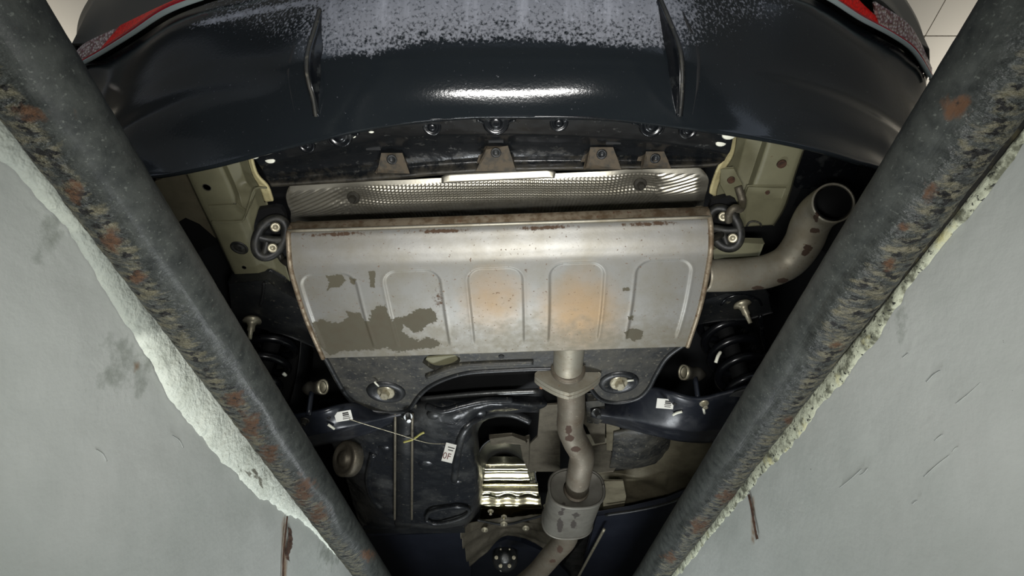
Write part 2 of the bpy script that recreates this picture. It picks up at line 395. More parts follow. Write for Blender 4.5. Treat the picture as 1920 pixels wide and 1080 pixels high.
M['rustcrack'] = mat('rust_crack', srgb(74, 50, 34), .9, layers=[dict(scale=90, lo=.45, hi=.65, col=srgb(48, 30, 22))], bumps=[dict(scale=120, str=.7, dist=.003)])

def struct(o): o['kind'] = 'structure'; return o
def thing(o, label, cat, group=None):
    o['label'] = label; o['category'] = cat
    if group: o['group'] = group
    return o

# ---------------------------------------------------------------- setting: pit and garage
XW = 0.416; ZT = 0.0
YA, YB = -1.2, 4.6
RX, RYA, RYB, CEIL = 5.0, -4.0, 7.0, 2.8
# pit walls (dense where the picture looks)
def wall(name, sx):
    ys = np.concatenate([np.linspace(YA, 0.0, 10), np.linspace(0.02, 1.9, 190), np.linspace(1.95, YB, 14)])
    zs = np.concatenate([np.linspace(-1.35, -.45, 8), np.linspace(-.44, -.002, 60)])
    Y, Z = np.meshgrid(ys, zs)
    g = np.stack([np.full_like(Y, sx*XW), Y, Z], -1)
    g[..., 0] += sx*(.0035*fbm(g, 5, 3)+.0012*fbm(g, 22, 2))
    px, py = proj(g); inside = (Y > .02)
    if sx < 0:
        gr = np.maximum.reduce([1-np.hypot((px-230)/130, (py-690)/130), 1-np.hypot((px-90)/70, (py-420)/160), 1-np.hypot((px-620)/60, (py-1040)/70)])
        ru = 1-np.hypot((px-255)/16, (py-685)/40)
        ru = np.maximum(ru, 1-np.abs(px-533)/14-np.maximum(0, 985-py)/60)
    else:
        gr = np.maximum.reduce([.8-np.hypot((px-1850)/90, (py-330)/110), .8-np.hypot((px-1690)/60, (py-600)/90), .6-np.hypot((px-1480)/110, (py-960)/80)])
        ru = 1-np.abs(px-1412)/10-np.maximum(0, np.abs(py-975)-40)/25
    o = gobj(name, g, M['wall'], attrs=dict(grime=np.clip(np.where(inside, gr, 0), 0, 1).ravel(), rust=np.clip(np.where(inside, ru, 0), 0, 1).ravel()), solid=.02)
    o.modifiers['solid'].offset = -1 if sx < 0 else 1
    return struct(o)
wl = wall('wall_left', -1); wr = wall('wall_right', 1)
def strip(name, sx, rail, m, amp, thick, top_h=.397):
    """ragged band of plaster below the pipe"""
    ys = np.linspace(.05, 1.75, 420)
    lo = np.interp(ys, [r[0] for r in rail], [r[1] for r in rail])+CZ
    q = np.stack([ys*0+sx, ys, ys*0], -1)
    lo = lo+amp*fbm(q, 14, 4)+amp*.8*fbm(q, 60, 3)
    top = np.full_like(ys, CZ+top_h)
    prof = [(0, .001), (.06, thick), (.5, thick*1.3), (.85, thick*1.15), (1.0, thick*.8), (1.0, -.004)]
    g = []
    for f, d in prof:
        z = lo*(1-f)+top*f
        q2 = np.stack([ys*0+f, ys, z], -1)
        g.append(np.stack([np.full_like(ys, sx*XW)-sx*(d*(1+.5*fbm(q2, 30, 3))), ys, z], -1))
    g = np.array(g); px, py = proj(g)
    return struct(gobj(name, g, m, attrs=dict(bare=(smooth(560, 700, py+40*fbm(g, 30, 2))).ravel())))
def hrail(pts, sx):
    out = []
    for px, py in pts:
        t = (540-py)/F; s = XW/(abs(px-960)/F)
        out.append(((CT-ST*t)*s, (ST+CT*t)*s))
    return sorted(out)
def up5(pts, sx): return [(a, min(b+.011, .374)) for a, b in hrail(pts, sx)]
strip('trim_1', -1, hrail([(0, 300), (120, 425), (215, 575), (330, 765), (400, 850), (480, 930), (535, 962), (560, 975), (680, 1090)], -1), M['plaster'], .004, .006)
strip('trim_2', 1, up5([(1919, 290), (1745, 520), (1660, 640), (1580, 740), (1480, 860), (1410, 930), (1300, 1060)], 1), M['plaster_old'], .0045, .003, .384)
strip('trim_3', 1, [(0, .380), (2, .380)], M['joint_gap'], .002, .0015)  # dark gap between pipe and wall, painted as a band
# rust-bled joints in the walls
def crack(name, pts, sx, wd, par):
    c = []
    for px, py in pts:
        t = (540-py)/F; s = XW/(abs(px-960)/F)
        c.append(((CT-ST*t)*s, (ST+CT*t)*s+CZ))
    c = crom(c, 26); v = []
    for i, (y, z) in enumerate(c):
        ww = wd*(.5+.6*random.random())
        for dy, dx in ((-ww, .0005), (0, .003), (ww, .0005)):
            v.append((sx*(XW-(.0012 if name == 'scratch' else .003)-dx*(.5 if name == 'scratch' else 1)), y+dy, z))
    return obj(name, v, gridfaces(len(c), 3), M['scratch'] if name == 'scratch' else M['rustcrack'], par)
crack('rust_streak', [(534, 968), (531, 1000), (527, 1040), (526, 1090)], -1, .002, wl)
crack('rust_spall', [(540, 992), (541, 1015), (535, 1040), (537, 1052)], -1, .014, wl)
crack('rust_streak', [(1408, 928), (1413, 950), (1419, 985), (1424, 1012)], 1, .005, wr)
for k in range(9):
    bx, by = random.uniform(1480, 1800), random.uniform(620, 960); L_ = random.uniform(8, 50)
    crack('scratch', [(bx, by), (bx+L_*.5, by-L_*.42+random.uniform(-3, 3)), (bx+L_, by-L_*.85)], 1, .0006, wr)
for k in range(4):
    bx, by = random.uniform(150, 400), random.uniform(620, 980); L_ = random.uniform(6, 26)
    crack('scratch', [(bx, by), (bx+L_*.5, by+L_*.4+random.uniform(-3, 3)), (bx+L_*.8, by+L_*.9)], -1, .0008, wl)
struct(box('pit_floor', (0, (YA+YB)/2, -1.37), (2*XW, YB-YA, .04), M['concrete']))
struct(box('wall_pit_front', (0, YB+.02, -.68), (2*XW, .04, 1.35), M['wall']))
struct(box('wall_pit_back', (0, YA-.02, -.68), (2*XW, .04, 1.35), M['wall']))
fl = bpy.data.objects.new('floor', None); scene.collection.objects.link(fl); struct(fl)
for sx in (-1, 1):
    obj('slab', *box_data((sx*(XW+.021+RX)/2, (RYA+RYB)/2, -.07), (RX-XW-.021, RYB-RYA, .14)), M['concrete'], fl, shade=False)
for a, b in ((RYA, YA-.04), (YB+.04, RYB)):
    obj('slab', *box_data((0, (a+b)/2, -.07), (2*XW+.04, b-a, .14)), M['concrete'], fl, shade=False)
struct(box('wall_garage_left', (-RX-.05, (RYA+RYB)/2, CEIL/2), (.1, RYB-RYA, CEIL), M['ceiling']))
struct(box('wall_garage_right', (RX+.05, (RYA+RYB)/2, CEIL/2), (.1, RYB-RYA, CEIL), M['ceiling']))
struct(box('wall_garage_front', (0, RYB+.05, CEIL/2), (2*RX, .1, CEIL), M['ceiling']))
ce = struct(box('ceiling', (0, (RYA+RYB)/2, CEIL+.08), (2*RX, RYB-RYA, .1), M['ceiling_gap']))
me_panel = None
for i in range(-4, 3):
    for j in range(-4, 5):
        x = 2.43+1.5*i+.75; y = 1.34+1.2*j+(.6 if x+.75 < 2.3 else 0)+.6
        if abs(x) > RX or y < RYA or y > RYB: continue
        if me_panel is None:
            o = box('ceiling_panel', (0, 0, 0), (1.494, 1.194, .03), M['ceiling'], ce); me_panel = o.data
        else:
            o = bpy.data.objects.new('ceiling_panel', me_panel); scene.collection.objects.link(o); o.parent = ce
        o.location = (x, y, CEIL+.015)

# ---------------------------------------------------------------- the two steel pipes along the pit edge
def guide_pipe(sx, label, blobs):
    ys = np.concatenate([np.linspace(YA, .04, 24), np.linspace(.05, 1.75, 950), np.linspace(1.8, YB, 40)])
    a = np.linspace(0, 2*math.pi, 84, endpoint=False)
    Yg, A = np.meshgrid(ys, a, indexing='ij')
    bow = np.clip((1.56-Yg)/1.42, 0, 1.2)**1.3
    xc = .3715-.0155*bow
    R = .0376-.0040*bow; hc = .383+CZ
    # a = 0 points to the middle of the pit, -90 degrees is down
    inner = np.cos(A); down = -np.sin(A)
    dirn = np.degrees(np.arctan2(down, inner))            # 0 inner, 90 down, 180 outer
    q = np.stack([Yg*100, A*1.3, Yg*0+sx*5], -1)
    q[..., 1] = np.abs(dirn)/38
    scr = smooth(34, 78, dirn+22*fbm(np.stack([Yg, A*.1, Yg*0+sx], -1), 9, 3))*(dirn > 0)
    rip = fbm(q, 1.0, 3)
    rr = R+.0015*np.maximum(rip, -.5)*scr+.0004*fbm(np.stack([Yg, np.cos(A)*.04, np.sin(A)*.04], -1), 60, 3)
    g = np.stack([sx*(xc-rr*np.cos(A)), Yg, hc+rr*np.sin(A)], -1)
    px, py = proj(g)
    ru = np.full_like(px, -1.)
    for bx, by, rx, ry in blobs:
        ru = np.maximum(ru, 1.0-np.hypot((px-bx)/rx, (py-by)/ry))
    ru = np.where((Yg > .02) & (dirn > -50) & (dirn < 160), ru, -1)
    o = gobj('guide_pipe', g, M['pipe'], closeu=True, attrs=dict(scrape=np.clip(scr, 0, 1).ravel(), rust=np.clip(ru*1.0+.12, 0, .95).ravel()),
             uv=np.stack([Yg, np.abs(dirn)/57.3], -1).reshape(-1, 2))
    return thing(o, label, 'pipe', 'steel pipes along the pit edges')
guide_pipe(-1, 'dark steel pipe with long rust patches above the smooth white plaster band', [
    (255, 520, 30, 18), (210, 450, 30, 36), (140, 360, 30, 30), (440, 750, 34, 26), (470, 800, 34, 44), (505, 850, 30, 36), (570, 920, 34, 40), (598, 965, 30, 30), (60, 215, 60, 30), (690, 1040, 26, 18)])
guide_pipe(1, 'dark steel pipe with ring scrapes beside the cream crumbling plaster edge', [
    (1745, 360, 26, 40), (1695, 425, 16, 16), (1668, 497, 28, 18), (1570, 647, 24, 12), (1480, 787, 24, 14), (1368, 930, 40, 22), (1312, 985, 30, 26), (1800, 200, 44, 36), (1255, 1045, 24, 16)])

# ---------------------------------------------------------------- the car, seen from below
CAR = bpy.data.objects.new('car', None); scene.collection.objects.link(CAR); CAR.location = (0, 2.0, 0)
thing(CAR, 'black car parked over the inspection pit, its exhaust and rear underbody in view', 'car')
car = CAR

# floor pan closing the underside
box('floor_pan', (0, 2.55, CZ+.95), (1.62, 3.8, .03), M['dark'], car)
box('trunk_floor', (0, .72, CZ+.90), (1.3, .55, .02), M['dark'], car)

# rear bumper ---------------------------------------------------------------
def mirror_ext(pts):  # pts: list of (px,py,h)
    return np.array([P(*p) for p in pts])
def ext(pts, yl, ends):
    """continue a rail round the car's corner along its side"""
    m = mirror_ext(pts); L_ = []; R_ = []
    for (x, y) in ends:
        L_.insert(0, (-x, y, m[0, 2])); R_.append((x, y, m[-1, 2]))
    return np.vstack([np.array(L_).reshape(-1, 3), m, np.array(R_).reshape(-1, 3)])
LINE = [(150, 137, .97), (200, 110, .965), (260, 74, .95), (320, 36, .935), (380, 12, .92), (440, -3, .905), (600, -28, .88), (960, -42, .865),
        (1300, -30, .88), (1480, -14, .91), (1540, 8, .925), (1600, 45, .945), (1660, 76, .96), (1700, 105, .965), (1735, 157, .97)]
RIDGE = [(165, 205, .91), (215, 150, .90), (290, 82, .885), (370, 43, .87), (470, 22, .85), (570, 4, .825), (700, -12, .81), (960, -20, .80),
         (1230, -14, .81), (1400, 0, .835), (1500, 25, .86), (1600, 85, .885), (1660, 135, .90), (1715, 205, .91)]
MID1 = [(185, 235, .83), (260, 165, .82), (360, 118, .80), (470, 105, .765), (560, 100, .725), (700, 90, .706), (960, 84, .700), (1230, 92, .711),
        (1400, 110, .76), (1520, 140, .80), (1620, 185, .825), (1700, 245, .83)]
MID2 = [(205, 270, .735), (290, 225, .73), (400, 195, .715), (560, 178, .69), (700, 170, .68), (960, 163, .674), (1230, 170, .682), (1400, 185, .705), (1540, 215, .73), (1640, 255, .737), (1690, 285, .74)]
LIP = [(225, 342, .65), (320, 318, .65), (400, 301, .65), (480, 281, .652), (560, 262, .655), (690, 234, .657), (830, 218, .662), (930, 214, .663), (1100, 216, .663), (1200, 223, .662),
       (1290, 234, .657), (1380, 246, .655), (1500, 268, .652), (1600, 296, .65), (1690, 335, .65)]
e0 = [(.84, .62), (.86, .72)]
def row_at(rail, x, k): return float(np.interp(x, [p[0] for p in rail], [p[k] for p in rail]))
MIDA = [(x, .45*r+.55*row_at(LIP, x, 1), .5*h_+.5*row_at(LIP, x, 2)) for x, r, h_ in MID2]
MIDB = [(x, .5*r+.5*row_at(MID2, x, 1), .5*h_+.5*row_at(MID2, x, 2)) for x, r, h_ in MID1]
def lay(rails, slopes):
    # one smooth convex section, laid from the lip upwards over the middle of the bumper
    out = [list(LIP)]
    for rail, m in zip(rails, slopes):
        new = []
        for x, r, h_ in rail:
            wgt = 1-float(smooth(300, 520, abs(x-960)))
            r0, h0 = row_at(out[-1], x, 1), row_at(out[-1], x, 2)
            y0 = P(x, r0, h0)[1]; q = P(x, r, 1.0); c = q[1]
            mm = m*(1+.8*(1-wgt))
            h1 = (h0+mm*y0)/(1+mm*c)
            new.append((x, r, h1*wgt+h_*(1-wgt)))
        out.append(new)
    return out[1:]
MIDA, MID2, MIDB, MID1, RIDGE = lay([MIDA, MID2, MIDB, MID1, RIDGE], [.34, .47, .66, .98, 1.6])
b_rails = [ext(LINE, 0, e0), ext(RIDGE, 0, e0), ext(MID1, 0, [(.83, .60), (.85, .72)]), ext(MIDB, 0, [(.81, .60), (.835, .72)]), ext(MID2, 0, [(.79, .60), (.82, .72)]), ext(MIDA, 0, [(.75, .60), (.78, .72)]), ext(LIP, 0, [(.70, .60), (.74, .72)])]
La_, Ma_ = crom(b_rails[-1], 60), crom(b_rails[-2], 60)
l1 = La_+(La_-Ma_)*.22+np.array([0, 0, .0006]); b_rails += [l1, l1+np.array([0, .004, .004]), l1+np.array([0, .006, .014])]
g = loft(b_rails, 420, 140)
px, py = proj(g)
bd = np.interp(px, [300, 560, 700, 800, 960, 1240, 1330, 1560], [40, 112, 110, 86, 82, 98, 90, 40])
dust = np.clip((bd-py)/16+.25, 0, 1)*(.56+.22*np.clip((bd-py)/70, 0, 1))*smooth(500, 640, px)*(1-smooth(1220, 1400, px))
dust = np.maximum(dust, .36*smooth(300, 420, px)*(1-smooth(1420, 1560, px))*np.clip((bd-py)/50, 0, 1))
ridge = np.interp(px, [165, 290, 370, 470, 570], [205, 82, 43, 22, 4])
dust = np.maximum(dust, .8*np.exp(-((py-ridge-4)/9)**2)*smooth(330, 400, px)*(px < 640))
dust = np.clip(dust, 0, 1)
bump_o = gobj('rear_bumper', g, M['bumper'], car, attrs=dict(dust=dust.ravel()), solid=.004, label='black plastic rear bumper with pale dust across its middle')
# panel above the bumper and the body shell
B0 = [(146, 112, 1.0), (168, 86, 1.0), (238, 50, .985), (300, 24, .97), (345, 4, .96), (420, -16, .945), (600, -45, .92), (960, -62, .91), (1300, -48, .92), (1480, -30, .945), (1600, -18, .96), (1655, 8, .97), (1690, 45, .985), (1715, 82, 1.0), (1738, 132, 1.0)]
B1 = [(163, 62, 1.14), (196, 6, 1.14), (300, -50, 1.13), (450, -95, 1.12), (960, -130, 1.10), (1470, -95, 1.12), (1590, -50, 1.13), (1668, 0, 1.14), (1712, 62, 1.14)]
B2 = [(205, -10, 1.35), (270, -90, 1.35), (450, -170, 1.35), (960, -215, 1.35), (1470, -170, 1.35), (1600, -90, 1.35), (1670, -10, 1.35)]
es = [(.875, .8), (.885, 1.6), (.885, 3.2), (.86, 4.2)]
gb = loft([ext(B0, 0, es), ext(B1, 0, es), ext(B2, 0, es)], 260, 40)
gobj('body_shell', gb, M['body'], car, solid=.006, label='dark grey painted rear body above the lamps')
rb = np.array(ext(B2, 0, es)); cen = rb.mean(0)
top = rb.copy(); top[:, 0] *= .78; top[:, 1] = cen[1]+(rb[:, 1]-cen[1])*.72; top[:, 2] += .42
top2 = top.copy(); top2[:, 0] *= .05; top2[:, 2] += .06
gobj('roof', loft([rb, top, top2], 160, 24), M['body'], car)
for sx in (-1, 1):
    box('sill', (sx*.84, 2.45, CZ+.80), (.06, 2.2, .50), M['body'], car, bevel=.02)
    for yy in (.98, 3.55):
        prof = [(.30, -.1), (.325, -.085), (.33, -.05), (.33, .05), (.325, .085), (.30, .1), (.21, .1), (.2, .04)]
        wo = lathe('wheel', (sx*.76, yy, .33), (1, 0, 0), prof[:6], M['tyre'], car, seg=40)
        lathe('wheel_rim', (sx*.76, yy, .33), (sx, 0, 0), [(.21, -.101), (.212, .101), (.19, .09), (.17, .05), (.06, .06), (.05, .08)], M['rim'], wo, seg=30)

# lamps at the bumper corners
def lampstrip(lower, upper, name, m, par, nu=40, nv=8, lab=None, off=.004):
    a = np.array([P(*p) for p in lower]); b = np.array([P(*p) for p in upper])
    gg = loft([a, b], nu, nv)
    gg[..., 2] -= off; gg[..., 1] -= off
    return gobj(name, gg, m, par, solid=.006, label=lab)
for side in (0, 1):
    lp = bpy.data.objects.new('tail_lamp', None); scene.collection.objects.link(lp); lp.parent = car; lp.location = -car.location
    lp['label'] = 'red and clear tail lamp at the bumper corner'
    if side == 0:
        tr_lo = LINE[:7]; tr_up = [(147, 130, .972), (195, 104, .967), (255, 67, .952), (315, 27, .937), (375, 3, .922), (436, -12, .907), (596, -37, .882)]
        red_lo = [(197, 100, .970), (250, 64, .955), (312, 22, .940), (365, 0, .925)]
        red_up = [(236, 54, .985), (270, 38, .975), (318, 16, .958), (372, -6, .932)]
        clr_lo = [(146, 127, .975), (170, 113, .972), (195, 101, .970)]
        clr_up = [(145, 113, 1.0), (168, 87, 1.0), (236, 54, .985)]
        ln_lo = [(148, 129, .973), (195, 102.5, .968), (253, 65.5, .953), (313, 25, .938), (370, 1, .923)]
    else:
        tr_lo = LINE[::-1][:7]; tr_up = [(1737, 150, .972), (1704, 99, .967), (1664, 69, .962), (1604, 37, .947), (1545, 0, .927), (1485, -22, .912), (1300, -39, .882)]
        red_lo = [(1640, 56, .957), (1605, 33, .95), (1575, 14, .94), (1535, -12, .925)]
        red_up = [(1632, 36, .965), (1612, 18, .963), (1590, -4, .957), (1570, -22, .945)]
        clr_lo = [(1737, 148, .975), (1706, 98, .972), (1668, 70, .965), (1640, 56, .957)]
        clr_up = [(1738, 133, 1.0), (1716, 84, 1.0), (1690, 46, .985), (1632, 8, .967)]
        ln_lo = [(1737, 149, .973), (1705, 98, .968), (1665, 69, .963), (1605, 36.5, .948), (1546, -1, .928)]
    lampstrip(tr_lo, tr_up, 'lamp_trim', M['lamptrim'], lp, nv=4, off=.010, lab='pale trim line')
    lampstrip(clr_lo, clr_up, 'clear_lens', M['clear'], lp, off=.006, lab='clear honeycomb lens')
    lampstrip(red_lo, red_up, 'red_lens', M['red'], lp, off=.007, lab='red lens')
    tube('red_edge', [P(*p)+np.array((0, -.010, -.011)) for p in ln_lo], .0022, M['redline'], lp, n=30, seg=8)
# bumper fins and grooves
def bpt(px, py, push=0.0):
    """point of the bumper skin nearest to a picture point, pushed out towards the pit"""
    X, Y = proj(g); k = np.argmin((X-px)**2+(Y-py)**2); v = g.reshape(-1, 3)[k]
    d = np.array((0, 0, CZ))-v
    s = np.linalg.norm(d)
    q = P(px, py, v[2]-CZ)
    return q+(np.array((0, 0, CZ))-q)/s*push
def fin(edge, base, groove, lab):
    E = crom([bpt(x, y, .004+.020*math.sin(math.pi*min(1, i/(len(edge)-1)))) for i, (x, y) in enumerate(edge)], 40)
    Bb = crom([bpt(x, y, .001) for x, y in base], 40)
    mid1 = E+(Bb-E)*.25+np.array((0, 0, .002)); 
    back = E+np.array((0, .014, .020)); 
    sgn = -1 if base[0][0] > edge[2][0] else 1
    tip = E.copy(); tip[:, 0] += sgn*.007
    tipb = tip.copy()+np.array((0, .016, .022))
    gg = crom_uniform([Bb, mid1, E, tip, tipb], 25, False)
    f_ = gobj('fin', gg, M['gloss_black'], bump_o, solid=.001, label=lab)
    tube('fin_edge', tip*.5+E*.5, .0026, M['blackdusty'], f_, seg=8)
    G = crom([bpt(x, y, .0015) for x, y in groove], 40)
    W = np.array((.0035, 0, 0))*(np.sin(np.linspace(.25, math.pi-.1, 40)))[:, None]
    gobj('fin_groove', np.array([G-W, G+np.array((0, -.001, -.001)), G+W]), M['dark'], bump_o)
fin([(605, 18), (595, 55), (583, 95), (580, 130), (585, 160), (592, 185), (597, 218)], [(608, 22), (607, 55), (605, 95), (603, 130), (600, 165), (598, 190), (597, 220)], [(572, 25), (562, 60), (548, 105), (542, 140), (546, 175), (553, 210)], 'slim black fin under the bumper, nearer the plain tank side')
fin([(1233, 0), (1248, 35), (1262, 70), (1271, 100), (1274, 135), (1273, 180), (1270, 218)], [(1231, 3), (1236, 40), (1244, 90), (1252, 130), (1258, 165), (1262, 190), (1268, 218)], [(1270, 3), (1286, 38), (1300, 75), (1308, 105), (1308, 150), (1303, 185), (1298, 215)], 'slim black fin under the bumper, on the tailpipe side')
# reflector recess panel on the bumper corner
pl = [bpt(x, y, .003) for x, y in ((1498, 33), (1516, 24), (1557, 48), (1534, 74))]
tube('panel_outline', pl+[pl[0]], .0012, M['blackdusty'], bump_o, n=48, seg=6, sm=False)

# lower valance ---------------------------------------------------------------
U = [[(470, 285, .658), (560, 264, .660), (690, 236, .662), (930, 216, .664), (1200, 225, .664), (1300, 238, .661), (1376, 248, .659)],
     [(480, 300, .668), (560, 286, .670), (690, 258, .673), (820, 247, .675), (930, 243, .676), (1050, 245, .676), (1200, 254, .676), (1310, 268, .673), (1370, 278, .670)],
     [(486, 308, .672), (560, 294, .676), (690, 267, .680), (820, 256, .682), (930, 253, .682), (1050, 255, .682), (1200, 264, .682), (1310, 278, .678), (1366, 287, .674)],
     [(492, 318, .69), (560, 307, .697), (690, 285, .70), (930, 268, .702), (1200, 278, .70), (1310, 288, .697), (1362, 293, .69)],
     [(500, 335, .70), (560, 330, .706), (690, 316, .709), (930, 300, .71), (1200, 300, .71), (1310, 300, .706), (1357, 301, .70)],
     [(508, 347, .692), (600, 342, .694), (690, 336, .695), (870, 321, .695), (930, 318, .695), (1200, 314, .695), (1310, 311, .693), (1345, 309, .692)],
     [(509, 349, .71), (600, 344, .712), (690, 338, .713), (870, 323, .713), (930, 320, .713), (1200, 316, .713), (1310, 313, .711), (1343, 310, .71)]]
gv = loft([[P(*p) for p in r] for r in U], 300, 60)
gv[..., 2] += .0012*fbm(gv, 30, 3)
vv = np.linspace(0, 1, 60)[:, None]*np.ones((1, 300))
dirt = smooth(.40, .62, vv)*.42+.33*smooth(.68, .9, vv)
val = gobj('lower_valance', gv, M['valance'], car, attrs=dict(dirt=dirt.ravel()), solid=.003, label='glossy black valance with a dirty trough below the bumper')
def vpt(px, py, dz=0.0):
    X, Y = proj(gv); k = np.argmin((X-px)**2+(Y-py)**2); v = gv.reshape(-1, 3)[k]
    return P(px, py, v[2]-CZ+dz)
for (x, y, r) in ((575, 271, .012), (637, 254, .017), (810, 237, .013), (930, 229, .018), (1048, 229, .013), (1222, 234, .017), (1290, 243, .013)):
    c = vpt(x, y, -.001); ax = np.array((0, -.25, -1.0))
    lathe('push_clip', c, ax, [(r, -.002), (r, .002), (r*.82, .0035), (r*.70, .001), (r*.5, .001), (r*.45, .004), (r*.2, .005)], M['gloss_black'], val, seg=22)
for (x, y) in ((637, 254), (930, 229), (1222, 234)):     # the scalloped lip round the larger clips
    c = [vpt(x-36, y-4, -.003), vpt(x-24, y+1, -.003), vpt(x-17, y+14, -.003), vpt(x, y+18, -.003), vpt(x+17, y+14, -.003), vpt(x+24, y+1, -.003), vpt(x+36, y-4, -.003)]
    tube('scallop_lip', c, .0022, M['gloss_black'], val, n=30, seg=8)
tube('valance_rim', [vpt(x, y, -.003) for x, y in ((478, 283), (560, 264), (610, 251))], .002, M['gloss_black'], val, n=24, seg=8)
tube('valance_rim', [vpt(x, y, -.003) for x, y in ((662, 244), (760, 227), (890, 219))], .002, M['gloss_black'], val, n=24, seg=8)
tube('valance_rim', [vpt(x, y, -.003) for x, y in ((968, 218), (1080, 219), (1188, 226))], .002, M['gloss_black'], val, n=24, seg=8)
tube('valance_rim', [vpt(x, y, -.003) for x, y in ((1256, 233), (1310, 241), (1372, 249))], .002, M['gloss_black'], val, n=24, seg=8)
for (x, y, r) in ((506, 300, .0055), (476, 292, .005), (662, 255, .003), (696, 246, .003), (1352, 268, .0055), (1367, 253, .007)):
    lathe('plug', vpt(x, y, -.001), (0, -.25, -1), [(r, 0), (r*.8, .0015), (r*.2, .002)], M['whitepaint'], val, seg=14, sx=1.5)
for (x, y, wd, hg) in ((735, 306, 54, 30), (930, 297, 62, 38), (1128, 297, 60, 32), (1228, 300, 46, 22)):
    q = [vpt(x-wd/2, y+hg/2, -.012), vpt(x+wd/2, y+hg/2, -.012), vpt(x+wd*.3, y-hg/2, -.010), vpt(x-wd*.3, y-hg/2, -.010)]
    v, f = plate_data(q, .02)
    o = obj('clip_tower', v, f, M['dust_brown'], val, shade=False)
    m = o.modifiers.new('b', 'BEVEL'); m.width = .004; m.segments = 3
    lathe('tower_hole', (np.array(q[2])+q[3])/2+np.array((0, .004, -.004)), (0, -.2, -1), [(.007, 0), (.008, .003), (.005, .003), (.005, .001)], M['black'], o, seg=14)
for (x, y) in ((700, 277), (930, 263), (1150, 266)):
    box('slot', vpt(x, y, -.001), (.022, .006, .004), M['dark'], val)

# rear heat shield ---------------------------------------------------------------
SH = [[(541, 352, .735), (560, 347, .735), (700, 339, .735), (930, 329, .735), (1200, 317, .735), (1300, 314, .735), (1318, 319, .735)],
      [(536, 368, .728), (560, 366, .728), (700, 358, .728), (930, 345, .728), (1200, 335, .728), (1305, 332, .728), (1328, 334, .728)],
      [(539, 384, .731), (562, 383, .731), (700, 375, .731), (930, 363, .731), (1200, 352, .731), (1305, 349, .731), (1327, 350, .731)],
      [(545, 398, .738), (565, 397, .738), (700, 390, .738), (930, 380, .738), (1200, 369, .738), (1303, 365, .738), (1323, 364, .738)],
      [(545, 415, .775), (565, 414, .775), (700, 408, .775), (930, 397, .775), (1200, 384, .775), (1303, 380, .775), (1320, 379, .775)],
      [(548, 440, .82), (565, 440, .82), (700, 436, .82), (930, 424, .82), (1200, 410, .82), (1303, 405, .82), (1316, 404, .82)]]
gs = loft([[P(*p) for p in r] for r in SH], 640, 100)
px, py = proj(gs)
edge = np.minimum(smooth(540, 556, px), 1-smooth(1300, 1316, px))
topr = np.interp(px, [540, 700, 930, 1200, 1318], [351, 339, 329, 317, 316])
msk = edge*smooth(8, 14, py-topr)
dish = np.zeros_like(px)
for (bx, by) in ((663, 372), (1200, 347)):
    rr = np.hypot((px-bx)/62, (py-by)/30); dish += np.exp(-rr**2*2.2)
    msk = msk*(1-.75*np.exp(-rr**2*3))
k1 = 2*math.pi/.0105
pat = np.sin(k1*(gs[..., 0]*.80+gs[..., 1]*.9))*np.sin(k1*(gs[..., 0]*.80-gs[..., 1]*.9))
stripe = np.sin(k1*1.1*(gs[..., 0]*.55+gs[..., 1]*1.1))
side = np.maximum(1-smooth(600, 690, px), smooth(1220, 1250, px))
gs[..., 2] += msk*.0015*(pat*(1-side)+stripe*side)+.012*dish*(py < 400)+.0025*fbm(gs, 12, 2)
shield = gobj('rear_heat_shield', gs, M['alu'], car, solid=.0012, label='dimpled aluminium heat shield behind the muffler')
lipq = crom_uniform([crom([P(828, 331, .7305), P(840, 325, .7315), P(1028, 316.5, .7315), P(1042, 322, .7305)], 40, False), crom([P(828, 344, .7225), P(840, 343, .7225), P(1028, 334, .7225), P(1040, 334, .7225)], 40, False)], 5)
lipq[..., 2] -= .0005
gobj('shield_tab', lipq, M['alu'], shield, solid=.0012)
for (bx, by) in ((663, 370), (1200, 345)):
    bolt('shield_bolt', P(bx, by, .735), (0, -.3, -1), .011, M['bolt_dark'], shield, L=.014)

# muffler ---------------------------------------------------------------
muf = bpy.data.objects.new('muffler', None); scene.collection.objects.link(muf); muf.parent = car; muf.location = -car.location
muf['label'] = 'broad silver rear muffler with pressed panels and a dark peeled patch'
LS = [(606, 672, .560), (575, 600, .568), (549, 520, .587), (543, 486, .600), (541, 455, .618), (541, 437, .631), (547, 424, .651)]
RS = [(1289, 650, .560), (1312, 578, .568), (1329, 495, .587), (1333, 461, .600), (1333, 430, .618), (1331, 411, .631), (1326, 395, .651)]
Lp = [P(*p) for p in LS]; Rp = [P(*p) for p in RS]
def close(pp):
    a, z = pp[0], pp[-1]
    return pp+[z+np.array((0, .012, .02)), z+np.array((0, .05, .045)), a+np.array((0, -.05, .125)), a+np.array((0, .012, .10)), a+np.array((0, .022, .05))]
Lc, Rc = np.array(close(Lp)), np.array(close(Rp))
def ring(c, n_vis=190, n_hid=50):
    vis = crom(c[:7], n_vis); hid = crom(np.vstack([c[6:], c[:1]]), n_hid+1)[1:-1]
    return np.vstack([vis, hid])
La, Ra = ring(Lc), ring(Rc)
NU = 440
uu = np.linspace(0, 1, NU)
gm = La[:, None]*(1-uu)[None, :, None]+Ra[:, None]*uu[None, :, None]
px, py = proj(gm)
vis = np.zeros(px.shape, bool); vis[:190] = True
# pressed panels: arches in the body's own measures (u across, v from the front edge)
vv = np.zeros(len(La)); vv[:190] = np.linspace(0, 1, 190); vv[190:] = 2
V2 = vv[:, None]*np.ones((1, NU)); U2 = uu[None]*np.ones((len(La), 1))
Wm = np.linalg.norm(Ra[0]-La[0]); Hm = np.linalg.norm(np.diff(La[:190], axis=0), axis=1).sum()
xm = U2*Wm; ym = V2*Hm
disp = np.zeros_like(px)
